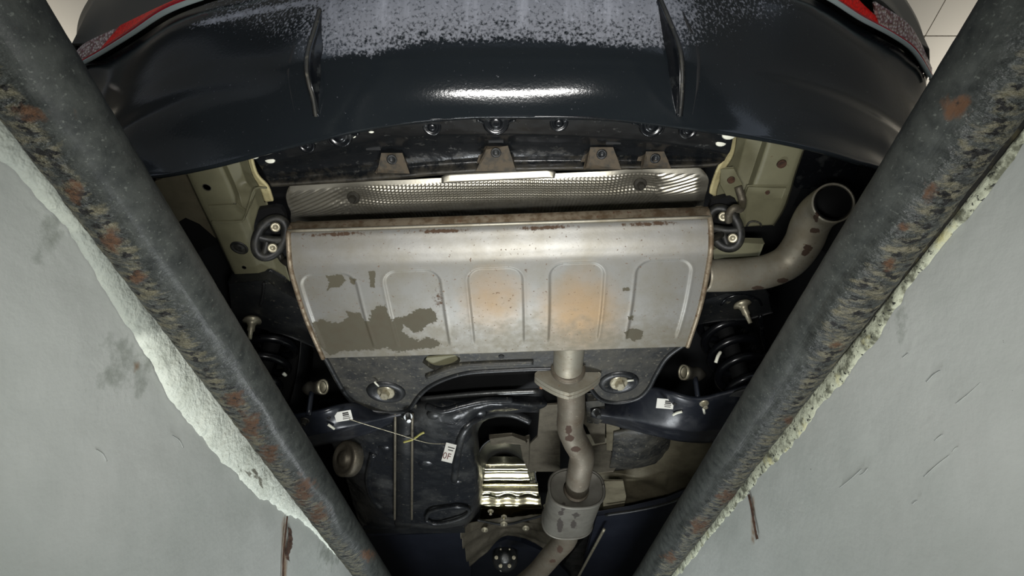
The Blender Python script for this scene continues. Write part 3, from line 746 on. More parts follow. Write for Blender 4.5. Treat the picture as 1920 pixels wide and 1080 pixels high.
# arch centres from the picture
X_, Y_ = proj(gm[:190])
for (xl, xr, yt) in ((566, 672, 513), (721, 828, 507), (877, 982, 501), (1029, 1134, 493), (1191, 1296, 488)):
    def uv(x, y):
        k = np.argmin((X_-x)**2+(Y_-y)**2); i, j = np.unravel_index(k, X_.shape); return uu[j]*Wm, vv[i]*Hm
    x0, yt0 = uv(xl, yt+30); x1, _ = uv(xr, yt+30); _, y1 = uv((xl+xr)/2, yt)
    cx, hw, r = (x0+x1)/2, (x1-x0)/2, .024
    dx = np.abs(xm-cx)-(hw-r); dy = (ym-(y1-r))
    d = np.hypot(np.maximum(dx, 0), np.maximum(dy, 0))+np.minimum(np.maximum(dx, dy), 0)-r
    disp += .0020*(1-smooth(-.004, .001, d))*smooth(.02, .04, ym)
    disp -= .0004*np.exp(-((d-.001)/.0028)**2)*smooth(.02, .04, ym)
t1 = np.gradient(gm, axis=0); t2 = np.gradient(gm, axis=1); nn = np.cross(t1, t2); nn /= np.linalg.norm(nn, axis=-1)[..., None]+1e-9
# make the normal point out (down for the visible underside)
if nn[60, 200, 2] > 0: nn = -nn
gm = gm-nn*np.where(vis, disp, 0)[..., None]
gm[..., 2] += .0010*fbm(gm, 9, 2)*vis
BIG = [(586, 607), (600, 600), (622, 606), (640, 606), (652, 594), (646, 584), (664, 588), (675, 588), (684, 604), (692, 600), (696, 582), (710, 573), (722, 572), (728, 590), (736, 600), (764, 592), (786, 580), (806, 578), (818, 590), (822, 602), (800, 610), (790, 622), (776, 626), (766, 618), (756, 610), (754, 622), (768, 634), (786, 640), (800, 634), (812, 636), (828, 646), (812, 652), (770, 656), (745, 660), (725, 652), (700, 656), (668, 658), (640, 659), (618, 668), (600, 650)]
peel = np.clip(.5+polydist(px, py, BIG)/14, 0, 1.6)
for c in ([(609, 518), (640, 516), (648, 528), (636, 540), (622, 541), (612, 546), (617, 530)], [(654, 520), (668, 524), (664, 536), (656, 532)], [(692, 508), (704, 508), (702, 540), (694, 538)],
          [(1172, 622), (1186, 616), (1206, 622), (1204, 636), (1190, 640), (1174, 634)], [(1165, 539), (1180, 538), (1181, 545), (1168, 545)], [(1176, 594), (1190, 592), (1188, 602), (1180, 600)],
          [(1300, 612), (1306, 604), (1302, 640), (1294, 642)], [(1285, 648), (1300, 630), (1300, 660), (1284, 660)]):
    peel = np.maximum(peel, np.clip(.5+polydist(px, py, c)/9, 0, .85))
seamrow = np.interp(px, [541, 1331], [437, 411])
rust = np.maximum.reduce([.80*np.exp(-((py-seamrow-5)/7)**2)*(.74+.26*np.sin(px/31.)), .45*np.exp(-((px-np.interp(py, [437, 672], [545, 612]))/7)**2), .45*np.exp(-((px-np.interp(py, [411, 650], [1330, 1285]))/6)**2), .62*np.exp(-np.hypot((px-822)/22, (py-560)/38)**2), .5*np.exp(-np.hypot((px-985)/12, (py-510)/24)**2)])
tan = np.maximum(np.exp(-np.hypot((px-1090)/85, (py-590)/85)**2), .8*np.exp(-np.hypot((px-925)/70, (py-560)/70)**2))
dull = smooth(560, 660, py-(px-940)*-.03)*.55+.25*smooth(500, 540, py)
zero = np.where(vis, 1, 0)
mb = gobj('muffler_body', gm, M['muffler'], muf, closev=True, attrs=dict(peel=(peel*zero).ravel(), rust=(rust*zero).ravel(), tan=(tan*zero).ravel(), dull=(dull*zero).ravel()))
for ringp, sgn, nm in ((La, -1, 'muffler_end'), (Ra, 1, 'muffler_end')):
    c = ringp.mean(0); inn = c+(ringp-c)*.9+np.array((sgn*.006, 0, 0)); inn2 = c+(ringp-c)*.4+np.array((sgn*.010, 0, 0))
    gobj(nm, np.array([ringp, inn, inn2, np.repeat(c[None]+np.array([[sgn*.010, 0, 0]]), len(ringp), 0)]), M['seam'], muf, closeu=True)
    tube('end_seam', np.vstack([ringp[:228:3]]), .0042, M['seam'], muf, seg=8)
sl = np.array([P(541, 435, .633), P(1331, 409, .633)])
tube('body_seam', crom([sl[0], (sl[0]+sl[1])/2, sl[1]], 30)-np.array((0, .002, 0)), .0026, M['steel_dirty'], muf, seg=8)
up = crom_uniform([np.array([P(542, 434, .635), P(1330, 408, .635)]), np.array([P(547, 424, .655)+(0, -.006, 0), P(1326, 395, .655)+(0, -.006, 0)]), np.array([P(549, 418, .675), P(1324, 391, .675)])], 8)
gobj('upper_shell', up, M['seam'], muf, solid=.002, label='brown stained upper shell')
# inlet pipe, flange, front pipe, resonator ---------------------------------------------------------------
def pipe_attr(path, r, seg, spots, heat=None):
    v, f = tube_data(path, r, seg, False); v = np.array(v); px, py = proj(v)
    pe = np.zeros(len(v))
    for (x, y, rx, ry) in spots: pe = np.maximum(pe, np.clip(1.0-.5*np.hypot((px-x)/rx, (py-y)/ry), 0, 1))
    he = np.zeros(len(v))
    if heat: he = np.exp(-np.hypot((px-heat[0])/heat[2], (py-heat[1])/heat[3])**2)
    cent = np.repeat(np.asarray(path), seg, 0)
    toward = np.einsum('ij,ij->i', v-cent, np.array((0, 0, CZ))-cent) > 0
    return v, f, dict(peel=pe*toward, heat=he)
p0 = P(1066, 650, .62); p0 = np.array((p0[0], .79, p0[2]))
pth = crom([p0, P(1066, 668, .62), P(1065, 690, .615)], 20)
v, f, at = pipe_attr(pth, .0305, 28, [])
obj('inlet_neck', v, f, M['steel_dirty'], muf, attrs=at)
fc = P(1065, 704, .612); 
lathe('neck_bead', P(1065, 692, .615), (0, 1, 0), [(.030, -.006), (.036, -.003), (.036, .003), (.030, .006)], M['exhaust'], muf, seg=28)
exh = bpy.data.objects.new('front_exhaust', None); scene.collection.objects.link(exh); exh.parent = car; exh.location = -car.location
exh['label'] = 'brown exhaust pipe running forward from the muffler flange to a small resonator'
def flange(yoff, par):
    a = np.linspace(0, 2*math.pi, 48, endpoint=False); o = []
    for k in a:
        x = .070*math.cos(k); z = .040*math.sin(k)*(1-.55*abs(math.cos(k))**1.5)
        o.append((fc[0]+x, fc[1]+yoff, fc[2]+z+.002*math.cos(2*k)))
    v, f = plate_data(o, .010, up=(0, 1, 0))
    ob = obj('flange_plate', v, f, M['steel_dirty'], par, shade=False)
    m = ob.modifiers.new('b', 'BEVEL'); m.width = .0025; m.segments = 2; m.limit_method = 'ANGLE'
flange(0, muf); flange(.014, exh)
for dx in (-.054, .054):
    bolt('flange_nut', fc+np.array((dx, .024, -.002)), (0, 1, -.1), .0085, M['bolt_rust'], exh, L=.018)
pts = [fc+np.array((0, .012, 0)), P(1070, 735, .602), P(1071, 770, .594), P(1069, 800, .586), P(1078, 826, .575), P(1091, 852, .565), P(1088, 878, .552), P(1083, 905, .543), P(1081, 922, .537)]
v, f, at = pipe_attr(crom(pts, 90), .0305, 30, [(1066, 806, 6, 10), (1068, 822, 8, 7), (1080, 842, 9, 6)], heat=(1082, 918, 40, 16))
obj('front_pipe', v, f, M['exhaust'], exh, attrs=at)
y1, y2 = 1.35, 1.56
rc = Py(1081, 915, y1); rc2 = rc+np.array((-.008, y2-y1, -.008))
def oval(c, a_, b_, n=56, pw=2.6):
    t = np.linspace(0, 2*math.pi, n, endpoint=False)
    return np.stack([c[0]+a_*np.sign(np.cos(t))*np.abs(np.cos(t))**(2/pw), np.full(n, c[1]), c[2]+b_*np.sign(np.sin(t))*np.abs(np.sin(t))**(2/pw)], 1)
hw = .0695; hh = .050
g_ = np.array([oval(rc, .033, .033, pw=2.0)+np.array((0, .010, 0)), oval(rc, .05, .036)+np.array((0, .006, 0)), oval(rc, hw*.93, hh*.93)+np.array((0, .002, 0)), oval(rc, hw, hh), oval(rc+(0, .01, 0), hw, hh)]
              +[oval(rc+(rc2-rc)*t, hw*1.0, hh) for t in np.linspace(.08, .94, 14)]+[oval(rc2, hw, hh), oval(rc2+np.array((0, .03, 0)), .045, .034), oval(rc2+np.array((0, .04, 0)), .03, .028)])
px, py = proj(g_); pe = np.zeros_like(px)
for (x, y, rx, ry) in ((1056, 950, 5, 8), (1080, 966, 8, 5), (1050, 985, 6, 14), (1076, 985, 6, 10), (1052, 962, 6, 5)): pe = np.maximum(pe, np.clip(1-.5*np.hypot((px-x)/rx, (py-y)/ry), 0, 1))
res = gobj('resonator', g_, M['resonator'], exh, closeu=True, attrs=dict(peel=pe.ravel()), label='grey oval resonator')
for c in (rc, rc2): 
    q = oval(c, hw, hh); tube('resonator_rim', np.vstack([q, q[:2]]), .004, M['resonator'], exh, seg=8)
lathe('weld_collar', P(1081, 926, .532)+np.array((0, -.01, 0)), (0, 1, 0), [(.031, -.012), (.036, 0), (.040, .012), (.031, .02)], M['exhaust'], exh, seg=28)
pts = [rc2+np.array((-.005, 0, -.005)), Py(1062, 1008, 1.72), Py(1035, 1040, 1.88), Py(1003, 1076, 2.05), Py(960, 1110, 2.25)]
v, f, at = pipe_attr(crom(pts, 50), .034, 26, [(1050, 1030, 6, 8), (1036, 1052, 6, 4)])
obj('centre_pipe', v, f, M['exhaust'], exh, attrs=at)
# tailpipe
TP = [(1318, 517, .640), (1360, 516, .645), (1400, 514, .655), (1440, 508, .662), (1478, 490, .670), (1505, 456, .680), (1518, 424, .690), (1531, 402, .692), (1548, 388, .684), (1563, 380, .668)]
pth = crom([P(*p) for p in TP], 70)
v, f, at = pipe_attr(pth, np.linspace(.0285, .0325, 70), 32, [(1527, 432, 9, 5), (1515, 466, 9, 7), (1509, 474, 7, 6), (1468, 526, 12, 5), (1420, 540, 14, 4), (1530, 408, 5, 10)])
tp = obj('tailpipe', v, f, M['steel_dirty'], muf, attrs=at, solid=.003, label='bent tailpipe with rust spots, open at its end')
tp.modifiers['solid'].offset = -1
tube('tailpipe_bore', pth[22:]-np.array((0, 0, 0)), .0268, M['dark'], tp, seg=28, caps=False)

# frame rails ---------------------------------------------------------------
railL = loft([[P(347, 318, .76), P(378, 385, .76), P(405, 440, .76), P(447, 530, .76)],
              [P(349, 317, .745), P(380, 384, .745), P(408, 440, .745), P(450, 531, .745)],
              [P(409, 299, .745), P(436, 360, .745), P(446, 400, .745), P(490, 524, .745)],
              [P(418, 297, .765), P(446, 360, .765), P(456, 392, .755), P(505, 522, .75)],
              [P(446, 290, .775), P(462, 340, .775), P(480, 372, .76), P(525, 528, .755)],
              [P(463, 284, .755), P(474, 325, .755), P(492, 352, .75), P(552, 552, .75)]], 60, 46, smv=False)
rl = gobj('frame_rail', railL, M['primer'], car, solid=.003, label='beige primed frame rail beside the peeled end of the muffler')
plate('inner_fender', [(290, 340), (345, 319), (372, 375), (404, 446), (374, 420), (348, 408), (322, 424), (300, 405)], .80, .01, M['primer_dirty'], car)
plate('rail_pocket', [(392, 385), (440, 384), (459, 398), (466, 378), (476, 355), (480, 358), (470, 385), (458, 410), (446, 416), (400, 416)], .741, .006, M['primer'], rl, bevel=.002)
tube('pocket_bead', [P(*p) for p in ((396, 416, .739), (448, 415, .739), (458, 408, .739), (468, 380, .739), (474, 360, .739), (482, 352, .739), (500, 352, .739))], .0018, M['primer'], rl, n=50, seg=8)
fg = crom_uniform([crom([P(462, 283, .75), P(474, 325, .75), P(487, 350, .75), P(497, 378, .75)], 30), crom([P(469, 281, .742), P(482, 325, .742), P(503, 349, .742), P(513, 376, .742)], 30)], 5)
gobj('rail_flange', fg, M['primer_lit'], rl, solid=.004, label='flange edge with yellow light in its cream colour')
lathe('rail_grommet', P(449, 464, .744), (0, 0, -1), [(.016, -.002), (.0165, .002), (.013, .003), (.012, .001), (.009, .001), (.008, .003), (.003, .003)], M['rubber'], rl, seg=24)
for x, y, r in ((388, 351, .006), (418, 402, .003), (458, 501, .0035), (440, 383, .002)):
    lathe('rail_hole', P(x, y, .744), (0, 0, -1), [(r*1.3, -.002), (r*1.2, .0015), (r, .0005)], M['blackdusty'], rl, seg=14)
plate('rail_end', [(447, 528), (500, 521), (545, 540), (556, 556), (500, 533), (452, 534)], .735, .01, M['primer'], rl)
railR = loft([[P(1379, 249, .755), P(1371, 290, .755), P(1352, 325, .75), P(1336, 372, .75), P(1345, 440, .75)],
              [P(1400, 254, .775), P(1388, 300, .775), P(1378, 345, .765), P(1366, 380, .755), P(1370, 430, .755)],
              [P(1432, 260, .770), P(1415, 310, .770), P(1402, 350, .760), P(1395, 380, .75), P(1392, 425, .75)],
              [P(1442, 262, .745), P(1426, 312, .745), P(1412, 350, .745), P(1402, 380, .745), P(1400, 424, .745)],
              [P(1506, 273, .745), P(1488, 325, .745), P(1478, 360, .745), P(1466, 392, .745), P(1448, 421, .745)],
              [P(1509, 274, .765), P(1491, 326, .765), P(1481, 361, .765), P(1469, 393, .765), P(1450, 423, .765)]], 60, 46, smv=False)
rr_ = gobj('frame_rail', railR, M['primer'], car, solid=.003, label='beige primed frame rail beside the tailpipe')
fg = crom_uniform([crom([P(1381, 248, .75), P(1374, 290, .75), P(1356, 322, .75), P(1345, 350, .75), P(1342, 368, .75)], 30), crom([P(1373, 249, .742), P(1364, 285, .742), P(1346, 313, .742), P(1334, 345, .742), P(1330, 362, .742)], 30)], 5)
gobj('rail_flange', fg, M['primer_lit'], rr_, solid=.004, label='flange edge with yellow light in its cream colour')
plate('rail_pocket', [(1404, 352), (1474, 352), (1466, 372), (1402, 374), (1397, 366)], .740, .006, M['primer'], rr_, bevel=.002)
plate('rail_bracket', [(1352, 318), (1376, 316), (1392, 345), (1394, 400), (1380, 400), (1350, 345)], .741, .004, M['primer'], rr_, bevel=.002)
for x, y, r in ((1466, 308, .006), (1371, 338, .005), (1439, 361, .003), (1480, 264, .003)):
    lathe('rail_hole', P(x, y, .739), (0, 0, -1), [(r*1.3, -.002), (r*1.2, .0015), (r, .0005)], M['rustcrack'], rr_, seg=14)
tube('rail_half_ring', [P(1400, 424, .741), P(1405, 417, .741), P(1414, 415, .741), P(1424, 418, .741), P(1428, 424, .741)], .0018, M['blackdusty'], rr_, n=20, seg=8)
plate('rail_foot', [(1336, 468), (1350, 464), (1370, 455), (1432, 456), (1423, 480), (1358, 484), (1340, 486)], .74, .012, M['primer'], rr_, bevel=.002)
plate('dark_pocket', [(1506, 276), (1560, 290), (1610, 306), (1600, 345), (1520, 355), (1492, 352), (1484, 340)], .80, .012, M['gloss_black'], car, bevel=.003)

# exhaust hangers ---------------------------------------------------------------
def hanger(cx, cy, h, rx, ry, tilt, lab):
    hg = bpy.data.objects.new('exhaust_hanger', None); scene.collection.objects.link(hg); hg.parent = car; hg.location = -car.location
    hg['label'] = lab
    c = P(cx, cy, h)
    a = np.linspace(0, 2*math.pi, 41)
    ex = np.array((math.cos(tilt), -math.sin(tilt)*.7, -math.sin(tilt)*.7)); ey = np.array((math.sin(tilt), math.cos(tilt)*.75, -math.cos(tilt)*.66))
    ringp = np.array([c+ex*rx*math.cos(k)+ey*ry*math.sin(k) for k in a])
    tube('rubber_ring', ringp, .0085, M['rubber'], hg, seg=12, caps=False)
    tube('rubber_web', [c-ex*rx-ey*ry*.05, c+ex*rx*.1+ey*.004, c+ex*rx+ey*ry*.1], .0075, M['rubber'], hg, n=14, seg=10)
    tube('rubber_web', [c-ex*rx*.2-ey*ry*.05, c-ex*rx*.1+ey*ry*.9], .006, M['rubber'], hg, n=8, seg=8, sm=False)
    ax = np.cross(ex, ey)
    if ax[2] > 0: ax = -ax
    for q in (-.62, .45):
        lathe('hanger_pin', c+ey*ry*q+ex*rx*(.1+.25*(q > 0)), ax, [(.0062, -.03), (.0062, .010), (.0085, .012), (.0085, .018), (.006, .020), (.003, .016)], M['bolt'], hg, seg=16)
    plate('hanger_back', [(cx-24, cy-52), (cx+18, cy-56), (cx+30, cy-20), (cx+34, cy+28), (cx+10, cy+38), (cx-20, cy+20), (cx-32, cy-15)], h+.035, .01, M['dark'], hg, n=30)
    return hg
hL = hanger(508, 446, .70, .023, .036, -.35, 'oval rubber exhaust hanger at the peeled end of the muffler')
tube('hanger_rod', [P(520, 470, .70), P(530, 487, .70), P(536, 492, .69), P(548, 500, .68)], .006, M['bolt_dark'], hL, n=16, seg=10)
hR = hanger(1358, 428, .70, .024, .036, .3, 'oval rubber exhaust hanger beside the tailpipe')
tube('hanger_hook', [P(1366, 414, .695), P(1367, 400, .69), P(1377, 390, .69), P(1388, 392, .70), P(1392, 378, .72), P(1384, 350, .735)], .0065, M['alu_dull'], hR, n=30, seg=12)
tube('hanger_rod', [P(1352, 440, .69), P(1340, 446, .67), P(1328, 450, .66)], .006, M['bolt_dark'], hR, n=12, seg=10)

# subframe ---------------------------------------------------------------
SUB = [(590, 640), (612, 675), (632, 712), (652, 744), (676, 764), (710, 772), (748, 772), (768, 766), (784, 744), (806, 724), (840, 708), (880, 698), (940, 694), (1010, 691), (1060, 692), (1092, 704), (1112, 735), (1130, 750),
       (1160, 754), (1196, 746), (1216, 728), (1230, 702), (1252, 668), (1290, 640), (1290, 610), (590, 610)]
sub = plate('subframe', SUB, .62, .05, M['blackdusty'], car, holes=[[(792, 680), (800, 668), (830, 662), (858, 668), (862, 678), (845, 690), (815, 694)]], label='black pressed rear subframe')
tube('subframe_lip', [P(x, y, .62) for x, y in SUB[:24]], .0055, M['black'], sub, n=160, seg=8)
plate('inner_beam', [(794, 682), (800, 671), (855, 666), (860, 676), (846, 686), (812, 688)], .632, .004, M['primer'], sub)
tube('subframe_rib', [P(x, y, .617) for x, y in ((800, 706), (850, 688), (900, 683), (1000, 679))], .006, M['blackdusty'], sub, n=40, seg=8)
for x, y in ((940, 669), (905, 697), (983, 694)):
    lathe('subframe_hole', P(x, y, .6185), (0, 0, -1), [(.006, -.002), (.0055, .001), (.004, .0)], M['dark'], sub, seg=14)
for (x, y, mk) in ((724, 734, [(702, 716), (710, 724)]), (1160, 716, [(1176, 714), (1188, 713)])):
    lathe('bolt_dish', P(x, y, .621), (0, 0, -1), [(.046, -.003), (.041, .005), (.034, .008), (.026, .005), (.022, .002), (.010, .001)], M['black'], sub, seg=36)
    bolt('subframe_bolt', P(x, y, .616), (-.1 if x < 900 else .1, -.25, -1), .0195, M['bolt'], sub, hexr=.0105, L=.016, label='large zinc bolt head')
    tube('paint_mark', [P(*mk[0], .610), P(*mk[1], .610)], .002, M['whitepaint'], sub, seg=8)
tube('crossmember', [P(790, 748, .66), P(900, 738, .66), P(1010, 733, .66)], .0065, M['foil_dark'], car, n=20, seg=12)
plate('rear_beam', [(780, 770), (800, 735), (860, 706), (1020, 700), (1110, 720), (1110, 775)], .73, .02, M['dark'], car)

# control arms ---------------------------------------------------------------
def ctrl(rails, lab, nu=80):
    gg = loft([[P(*p) for p in r] for r in rails], nu, 30)
    gg[..., 2] += .0015*fbm(gg, 25, 2)
    return gobj('control_arm', gg, M['arm'], car, solid=.003, label=lab)
aL = ctrl([[(400, 800, .60), (500, 782, .59), (580, 772, .585), (630, 760, .60), (672, 752, .645), (720, 760, .67), (772, 764, .67)],
           [(400, 806, .575), (500, 788, .565), (580, 777, .56), (630, 765, .575), (678, 760, .62), (720, 766, .645), (771, 768, .645)],
           [(400, 840, .565), (500, 828, .555), (580, 812, .55), (630, 801, .556), (685, 788, .585), (725, 780, .61), (772, 772, .625)],
           [(400, 850, .57), (500, 838, .56), (580, 820, .555), (630, 810, .561), (692, 796, .59), (732, 787, .615), (772, 777, .63)],
           [(400, 868, .60), (500, 856, .59), (580, 838, .585), (630, 828, .59), (690, 813, .62), (730, 802, .645), (772, 790, .66)]], 'blue-black lower control arm nearer the fuel tank strap')
aR = ctrl([[(1106, 756, .67), (1150, 750, .67), (1210, 726, .645), (1260, 734, .60), (1310, 744, .585), (1360, 734, .59), (1450, 708, .60), (1530, 690, .61)],
           [(1106, 762, .645), (1150, 758, .645), (1212, 734, .62), (1260, 741, .575), (1310, 751, .56), (1360, 741, .565), (1450, 716, .575), (1530, 700, .58)],
           [(1108, 774, .625), (1150, 779, .61), (1206, 787, .58), (1260, 796, .555), (1310, 801, .55), (1360, 796, .555), (1450, 772, .565), (1530, 756, .57)],
           [(1108, 778, .63), (1150, 785, .615), (1206, 797, .585), (1260, 806, .56), (1310, 811, .555), (1360, 806, .56), (1450, 782, .57), (1530, 766, .575)],
           [(1108, 788, .66), (1150, 797, .645), (1208, 812, .615), (1260, 824, .59), (1310, 830, .585), (1360, 826, .59), (1450, 806, .60), (1530, 790, .61)]], 'blue-black lower control arm with a zinc bolt')
def apt(o, x, y, dz):
    # point on a control arm's skin under a picture point
    v = np.array([q.co for q in o.data.vertices]); X, Y = proj(v); k = np.argmin((X-x)**2+(Y-y)**2); return v[k][2]-CZ+dz
def sticker(cx, cy, wpx, hpx, rot, h, par, n=4, name='label_sticker'):
    c = P(cx, cy, h); dep = c[1]*CT+(c[2]-CZ)*ST
    ex = np.array((math.cos(rot), math.sin(rot)*.75, -math.sin(rot)*.66)); ey = np.array((-math.sin(rot), .80*math.cos(rot), -.60*math.cos(rot)))
    ey -= ex*np.dot(ex, ey); ey /= np.linalg.norm(ey); ez = np.cross(ex, ey)
    if ez[2] < 0: ez = -ez
    w_, h_ = wpx*dep/F, hpx*dep/F*1.02
    s = box(name, c, (w_, h_, .0012), M['white'], par, ax=(ex, ey, ez), label='white printed label')
    for k in range(n):
        lw = w_*(.32 if k < 2 else .42)*(.8+.4*random.random())
        v, f = box_data(c+ex*w_*.16+ey*h_*(-.28+.19*k)-ez*.0008, (lw, h_*(.13 if k < 2 else .06), .0006), (ex, ey, ez))
        obj('print_line', v, f, M['ink'], s, shade=False)
    return s
for aa, (cx, cy, rot) in ((aL, (644, 780, -.18)), (aR, (1247, 757, .08))):
    sticker(cx, cy, 32, 19, rot, apt(aa, cx, cy, -.009), aa)
tube('paint_dab', [P(615, 796, apt(aL, 615, 796, -.004)), P(627, 804, apt(aL, 627, 804, -.004))], .0028, M['whitepaint'], aL, seg=8)
tube('paint_dab', [P(x, y, apt(aR, x, y, -.004)) for x, y in ((1262, 778), (1270, 774), (1279, 772))], .0028, M['whitepaint'], aR, n=8, seg=8)
tube('paint_dab', [P(x, y, apt(aR, x, y, -.004)) for x, y in ((1319, 766), (1321, 775))], .0026, M['whitepaint'], aR, seg=8)
bolt('arm_bolt', P(1320, 756, apt(aR, 1320, 756, -.002)), (0, -.2, -1), .0095, M['bolt'], aR, L=.012)
bolt('arm_bolt', P(572, 788, apt(aL, 572, 788, -.002)), (0, -.2, -1), .0095, M['bolt_dark'], aL, L=.012)
lathe('arm_hole', P(1266, 758, apt(aR, 1266, 758, -.002)), (0, 0, -1), [(.005, -.002), (.0045, .001), (.003, .001)], M['dark'], aR, seg=14)
lathe('arm_hole', P(616, 784, apt(aL, 616, 784, -.002)), (0, 0, -1), [(.005, -.002), (.0045, .001), (.003, .001)], M['dark'], aL, seg=14)
plate('arm_tag', [(1402, 750), (1412, 752), (1409, 762), (1402, 758)], .545, .002, M['lamptrim'], aR)
for (x, y, par) in ((765, 780, aL), (1117, 772, aR)):
    bolt('pivot_bolt', P(x, y, .605), (.3, -.4, -1), .011, M['foil_dark'], par, L=.018)
    plate('pivot_bracket', [(x-16, y-18), (x+14, y-20), (x+18, y+8), (x+4, y+22), (x-14, y+20)], .635, .02, M['blackdusty'], par, bevel=.003)

# coil springs ---------------------------------------------------------------
def spring(px_, py_, h0, h1, y, turns, R, lab):
    x = Py(px_, py_, y)[0]
    t = np.linspace(0, turns*2*math.pi, int(turns*26))
    fr = t/t[-1]; rad = R*(.82+.18*np.sin(np.clip(fr*1.15, 0, 1)*math.pi)**.5)
    zz = CZ+h0+(h1-h0)*np.clip((fr-.04)/.92, 0, 1)
    p = np.stack([x+rad*np.cos(t)+(fr-.5)*-.02*np.sign(x), y+rad*np.sin(t), zz], 1)
    o = tube('coil_spring', p, .0092, M['spring'], car, seg=12, label=lab)
    lathe('spring_seat', (x, y, CZ+h0-.012), (0, 0, 1), [(R*1.15, 0), (R*1.15, .006), (R*.8, .012)], M['rubber'], o, seg=30)
    lathe('spring_top', (x, y, CZ+h1-.004), (0, 0, 1), [(R*.7, 0), (R*1.2, .006), (R*1.25, .03), (R*.8, .05)], M['rubber'], o, seg=30)
    tube('bump_stop', [(x, y, CZ+h0), (x, y, CZ+h1)], .018, M['dark'], o, n=6, seg=16)
    return o, p
sL, pL = spring(503, 665, .575, .79, .985, 5.0, .050, 'black coil spring at the peeled end of the muffler')
sR, pR = spring(1372, 655, .575, .81, .985, 5.5, .052, 'black coil spring under the tailpipe')
tube('paint_mark', [P(1342, 680, .62), P(1346, 668, .63), P(1351, 660, .64)], .0035, M['whitepaint'], sR, n=8, seg=8)
tube('paint_mark', [P(531, 700, .61), P(536, 704, .61)], .0035, M['whitepaint'], sL, seg=8)
plate('spring_bracket', [(430, 530), (500, 527), (520, 538), (560, 560), (600, 640), (602, 655), (560, 636), (520, 622), (480, 612), (440, 600)], .72, .03, M['black'], car, bevel=.004)
plate('spring_bracket', [(1322, 560), (1360, 552), (1440, 552), (1446, 585), (1400, 598), (1350, 600), (1312, 606)], .74, .03, M['black'], car, bevel=.004)
tube('bracket_seam', [P(495, 530, .716), P(493, 552, .716), P(488, 574, .716)], .003, M['dark'], car, n=10, seg=6)
def stud(x, y, x2, y2, h, par, lab=None):
    a, b = P(x, y, h), P(x2, y2, h-.045)
    ax = b-a; L_ = np.linalg.norm(ax)
    lathe('bracket_stud', a, ax, [(.004, -.004), (.017, -.002), (.019, .004), (.010, .007), (.0075, .014), (.0075, L_*.55), (.005, L_*.6), (.004, L_)], M['bolt'], par, seg=20)
stud(1391, 570, 1407, 606, .735, car); stud(473, 600, 468, 636, .715, car)
tube('hub_ring', [P(1352, 572, .738), P(1362, 560, .738), P(1390, 553, .738), P(1420, 560, .738), P(1428, 572, .738)], .0025, M['gloss_black'], car, n=24, seg=6)
# stabiliser link bushings
def bush(x, y, h, sgn, lab):
    c = P(x, y, h); ax = (-sgn, -.35, -.1)
    o = lathe('link_bushing', c, ax, [(.004, .014), (.011, .014), (.0115, .019), (.016, .019), (.0165, .010), (.0145, .006), (.013, -.006), (.0155, -.010), (.0155, -.018), (.012, -.024), (.007, -.034)], M['bolt_dark'], car, seg=24, label=lab)
    lathe('bushing_sleeve', c+np.array((-sgn*.0165, -.006, -.0016)), ax, [(.0165, -.003), (.0165, .004), (.013, .004), (.0128, .0)], M['bolt'], o, seg=24)
    tube('link_rod', [c+np.array((sgn*.006, 0, -.01)), c+np.array((sgn*.004, .012, -.06))], .0055, M['arm'], o, n=5, seg=10)
bush(592, 727, .615, -1, 'small rubber link bushing behind the subframe, nearer the fuel tank')
bush(1296, 700, .625, 1, 'small rubber link bushing behind the subframe, nearer the tailpipe')
# wheel housing linings
for sx in (-1, 1):
    a = np.linspace(math.radians(20), math.radians(200), 40)
    gl = np.array([[(sx*x, .98-.40*math.cos(k), .33+.40*math.sin(k)) for k in a] for x in (.60, .62, .86)])
    gobj('wheel_housing', gl, M['dark'], car, solid=.004)
    gl = np.array([[(sx*.60, .98-r*math.cos(k), .33+r*math.sin(k)) for k in a] for r in (.40, .30)])
    gobj('housing_flange', gl, M['black'], car, solid=.004)
tube('brake_hose', [P(1425, 590, .74), P(1432, 640, .72), P(1446, 680, .70), P(1462, 700, .68)], .005, M['gloss_black'], car, n=20, seg=8)

# fuel tank ---------------------------------------------------------------
T = [[(600, 752, .72), (660, 748, .71), (740, 744, .69), (820, 742, .68), (900, 742, .68), (960, 742, .68), (1020, 744, .69)],
     [(600, 775, .68), (660, 770, .66), (740, 765, .645), (820, 760, .635), (890, 758, .635), (950, 758, .64), (1015, 764, .66)],
     [(610, 805, .66), (670, 802, .63), (740, 800, .62), (820, 798, .61), (860, 795, .61), (885, 790, .63), (905, 792, .70)],
     [(630, 850, .66), (675, 850, .62), (740, 850, .61), (820, 850, .60), (870, 848, .605), (890, 846, .63), (898, 845, .72)],
     [(650, 900, .66), (685, 900, .62), (740, 900, .605), (820, 900, .60), (875, 900, .605), (898, 900, .63), (904, 900, .72)],
     [(665, 950, .66), (695, 950, .62), (740, 950, .605), (820, 950, .60), (870, 950, .605), (893, 950, .63), (900, 950, .72)],
     [(680, 988, .64), (700, 988, .615), (740, 988, .605), (820, 990, .60), (850, 990, .605), (868, 990, .63), (876, 988, .72)],
     [(684, 993, .70), (703, 993, .70), (740, 993, .70), (820, 994, .70), (850, 994, .70), (868, 994, .70), (876, 994, .74)]]
gt = loft([[P(*p) for p in r] for r in T], 200, 200)
gt[..., 2] += .008*fbm(gt, 9, 3)+.002*fbm(gt, 40, 2)
tank = gobj('fuel_tank', gt, M['tank'], car, solid=.004, label='black moulded fuel tank with dents and a strap')
def tpt(px, py, dz):
    X, Y = proj(gt); k = np.argmin((X-px)**2+(Y-py)**2); return P(px, py, gt.reshape(-1, 3)[k][2]-CZ+dz)
ys = np.linspace(775, 988, 30)
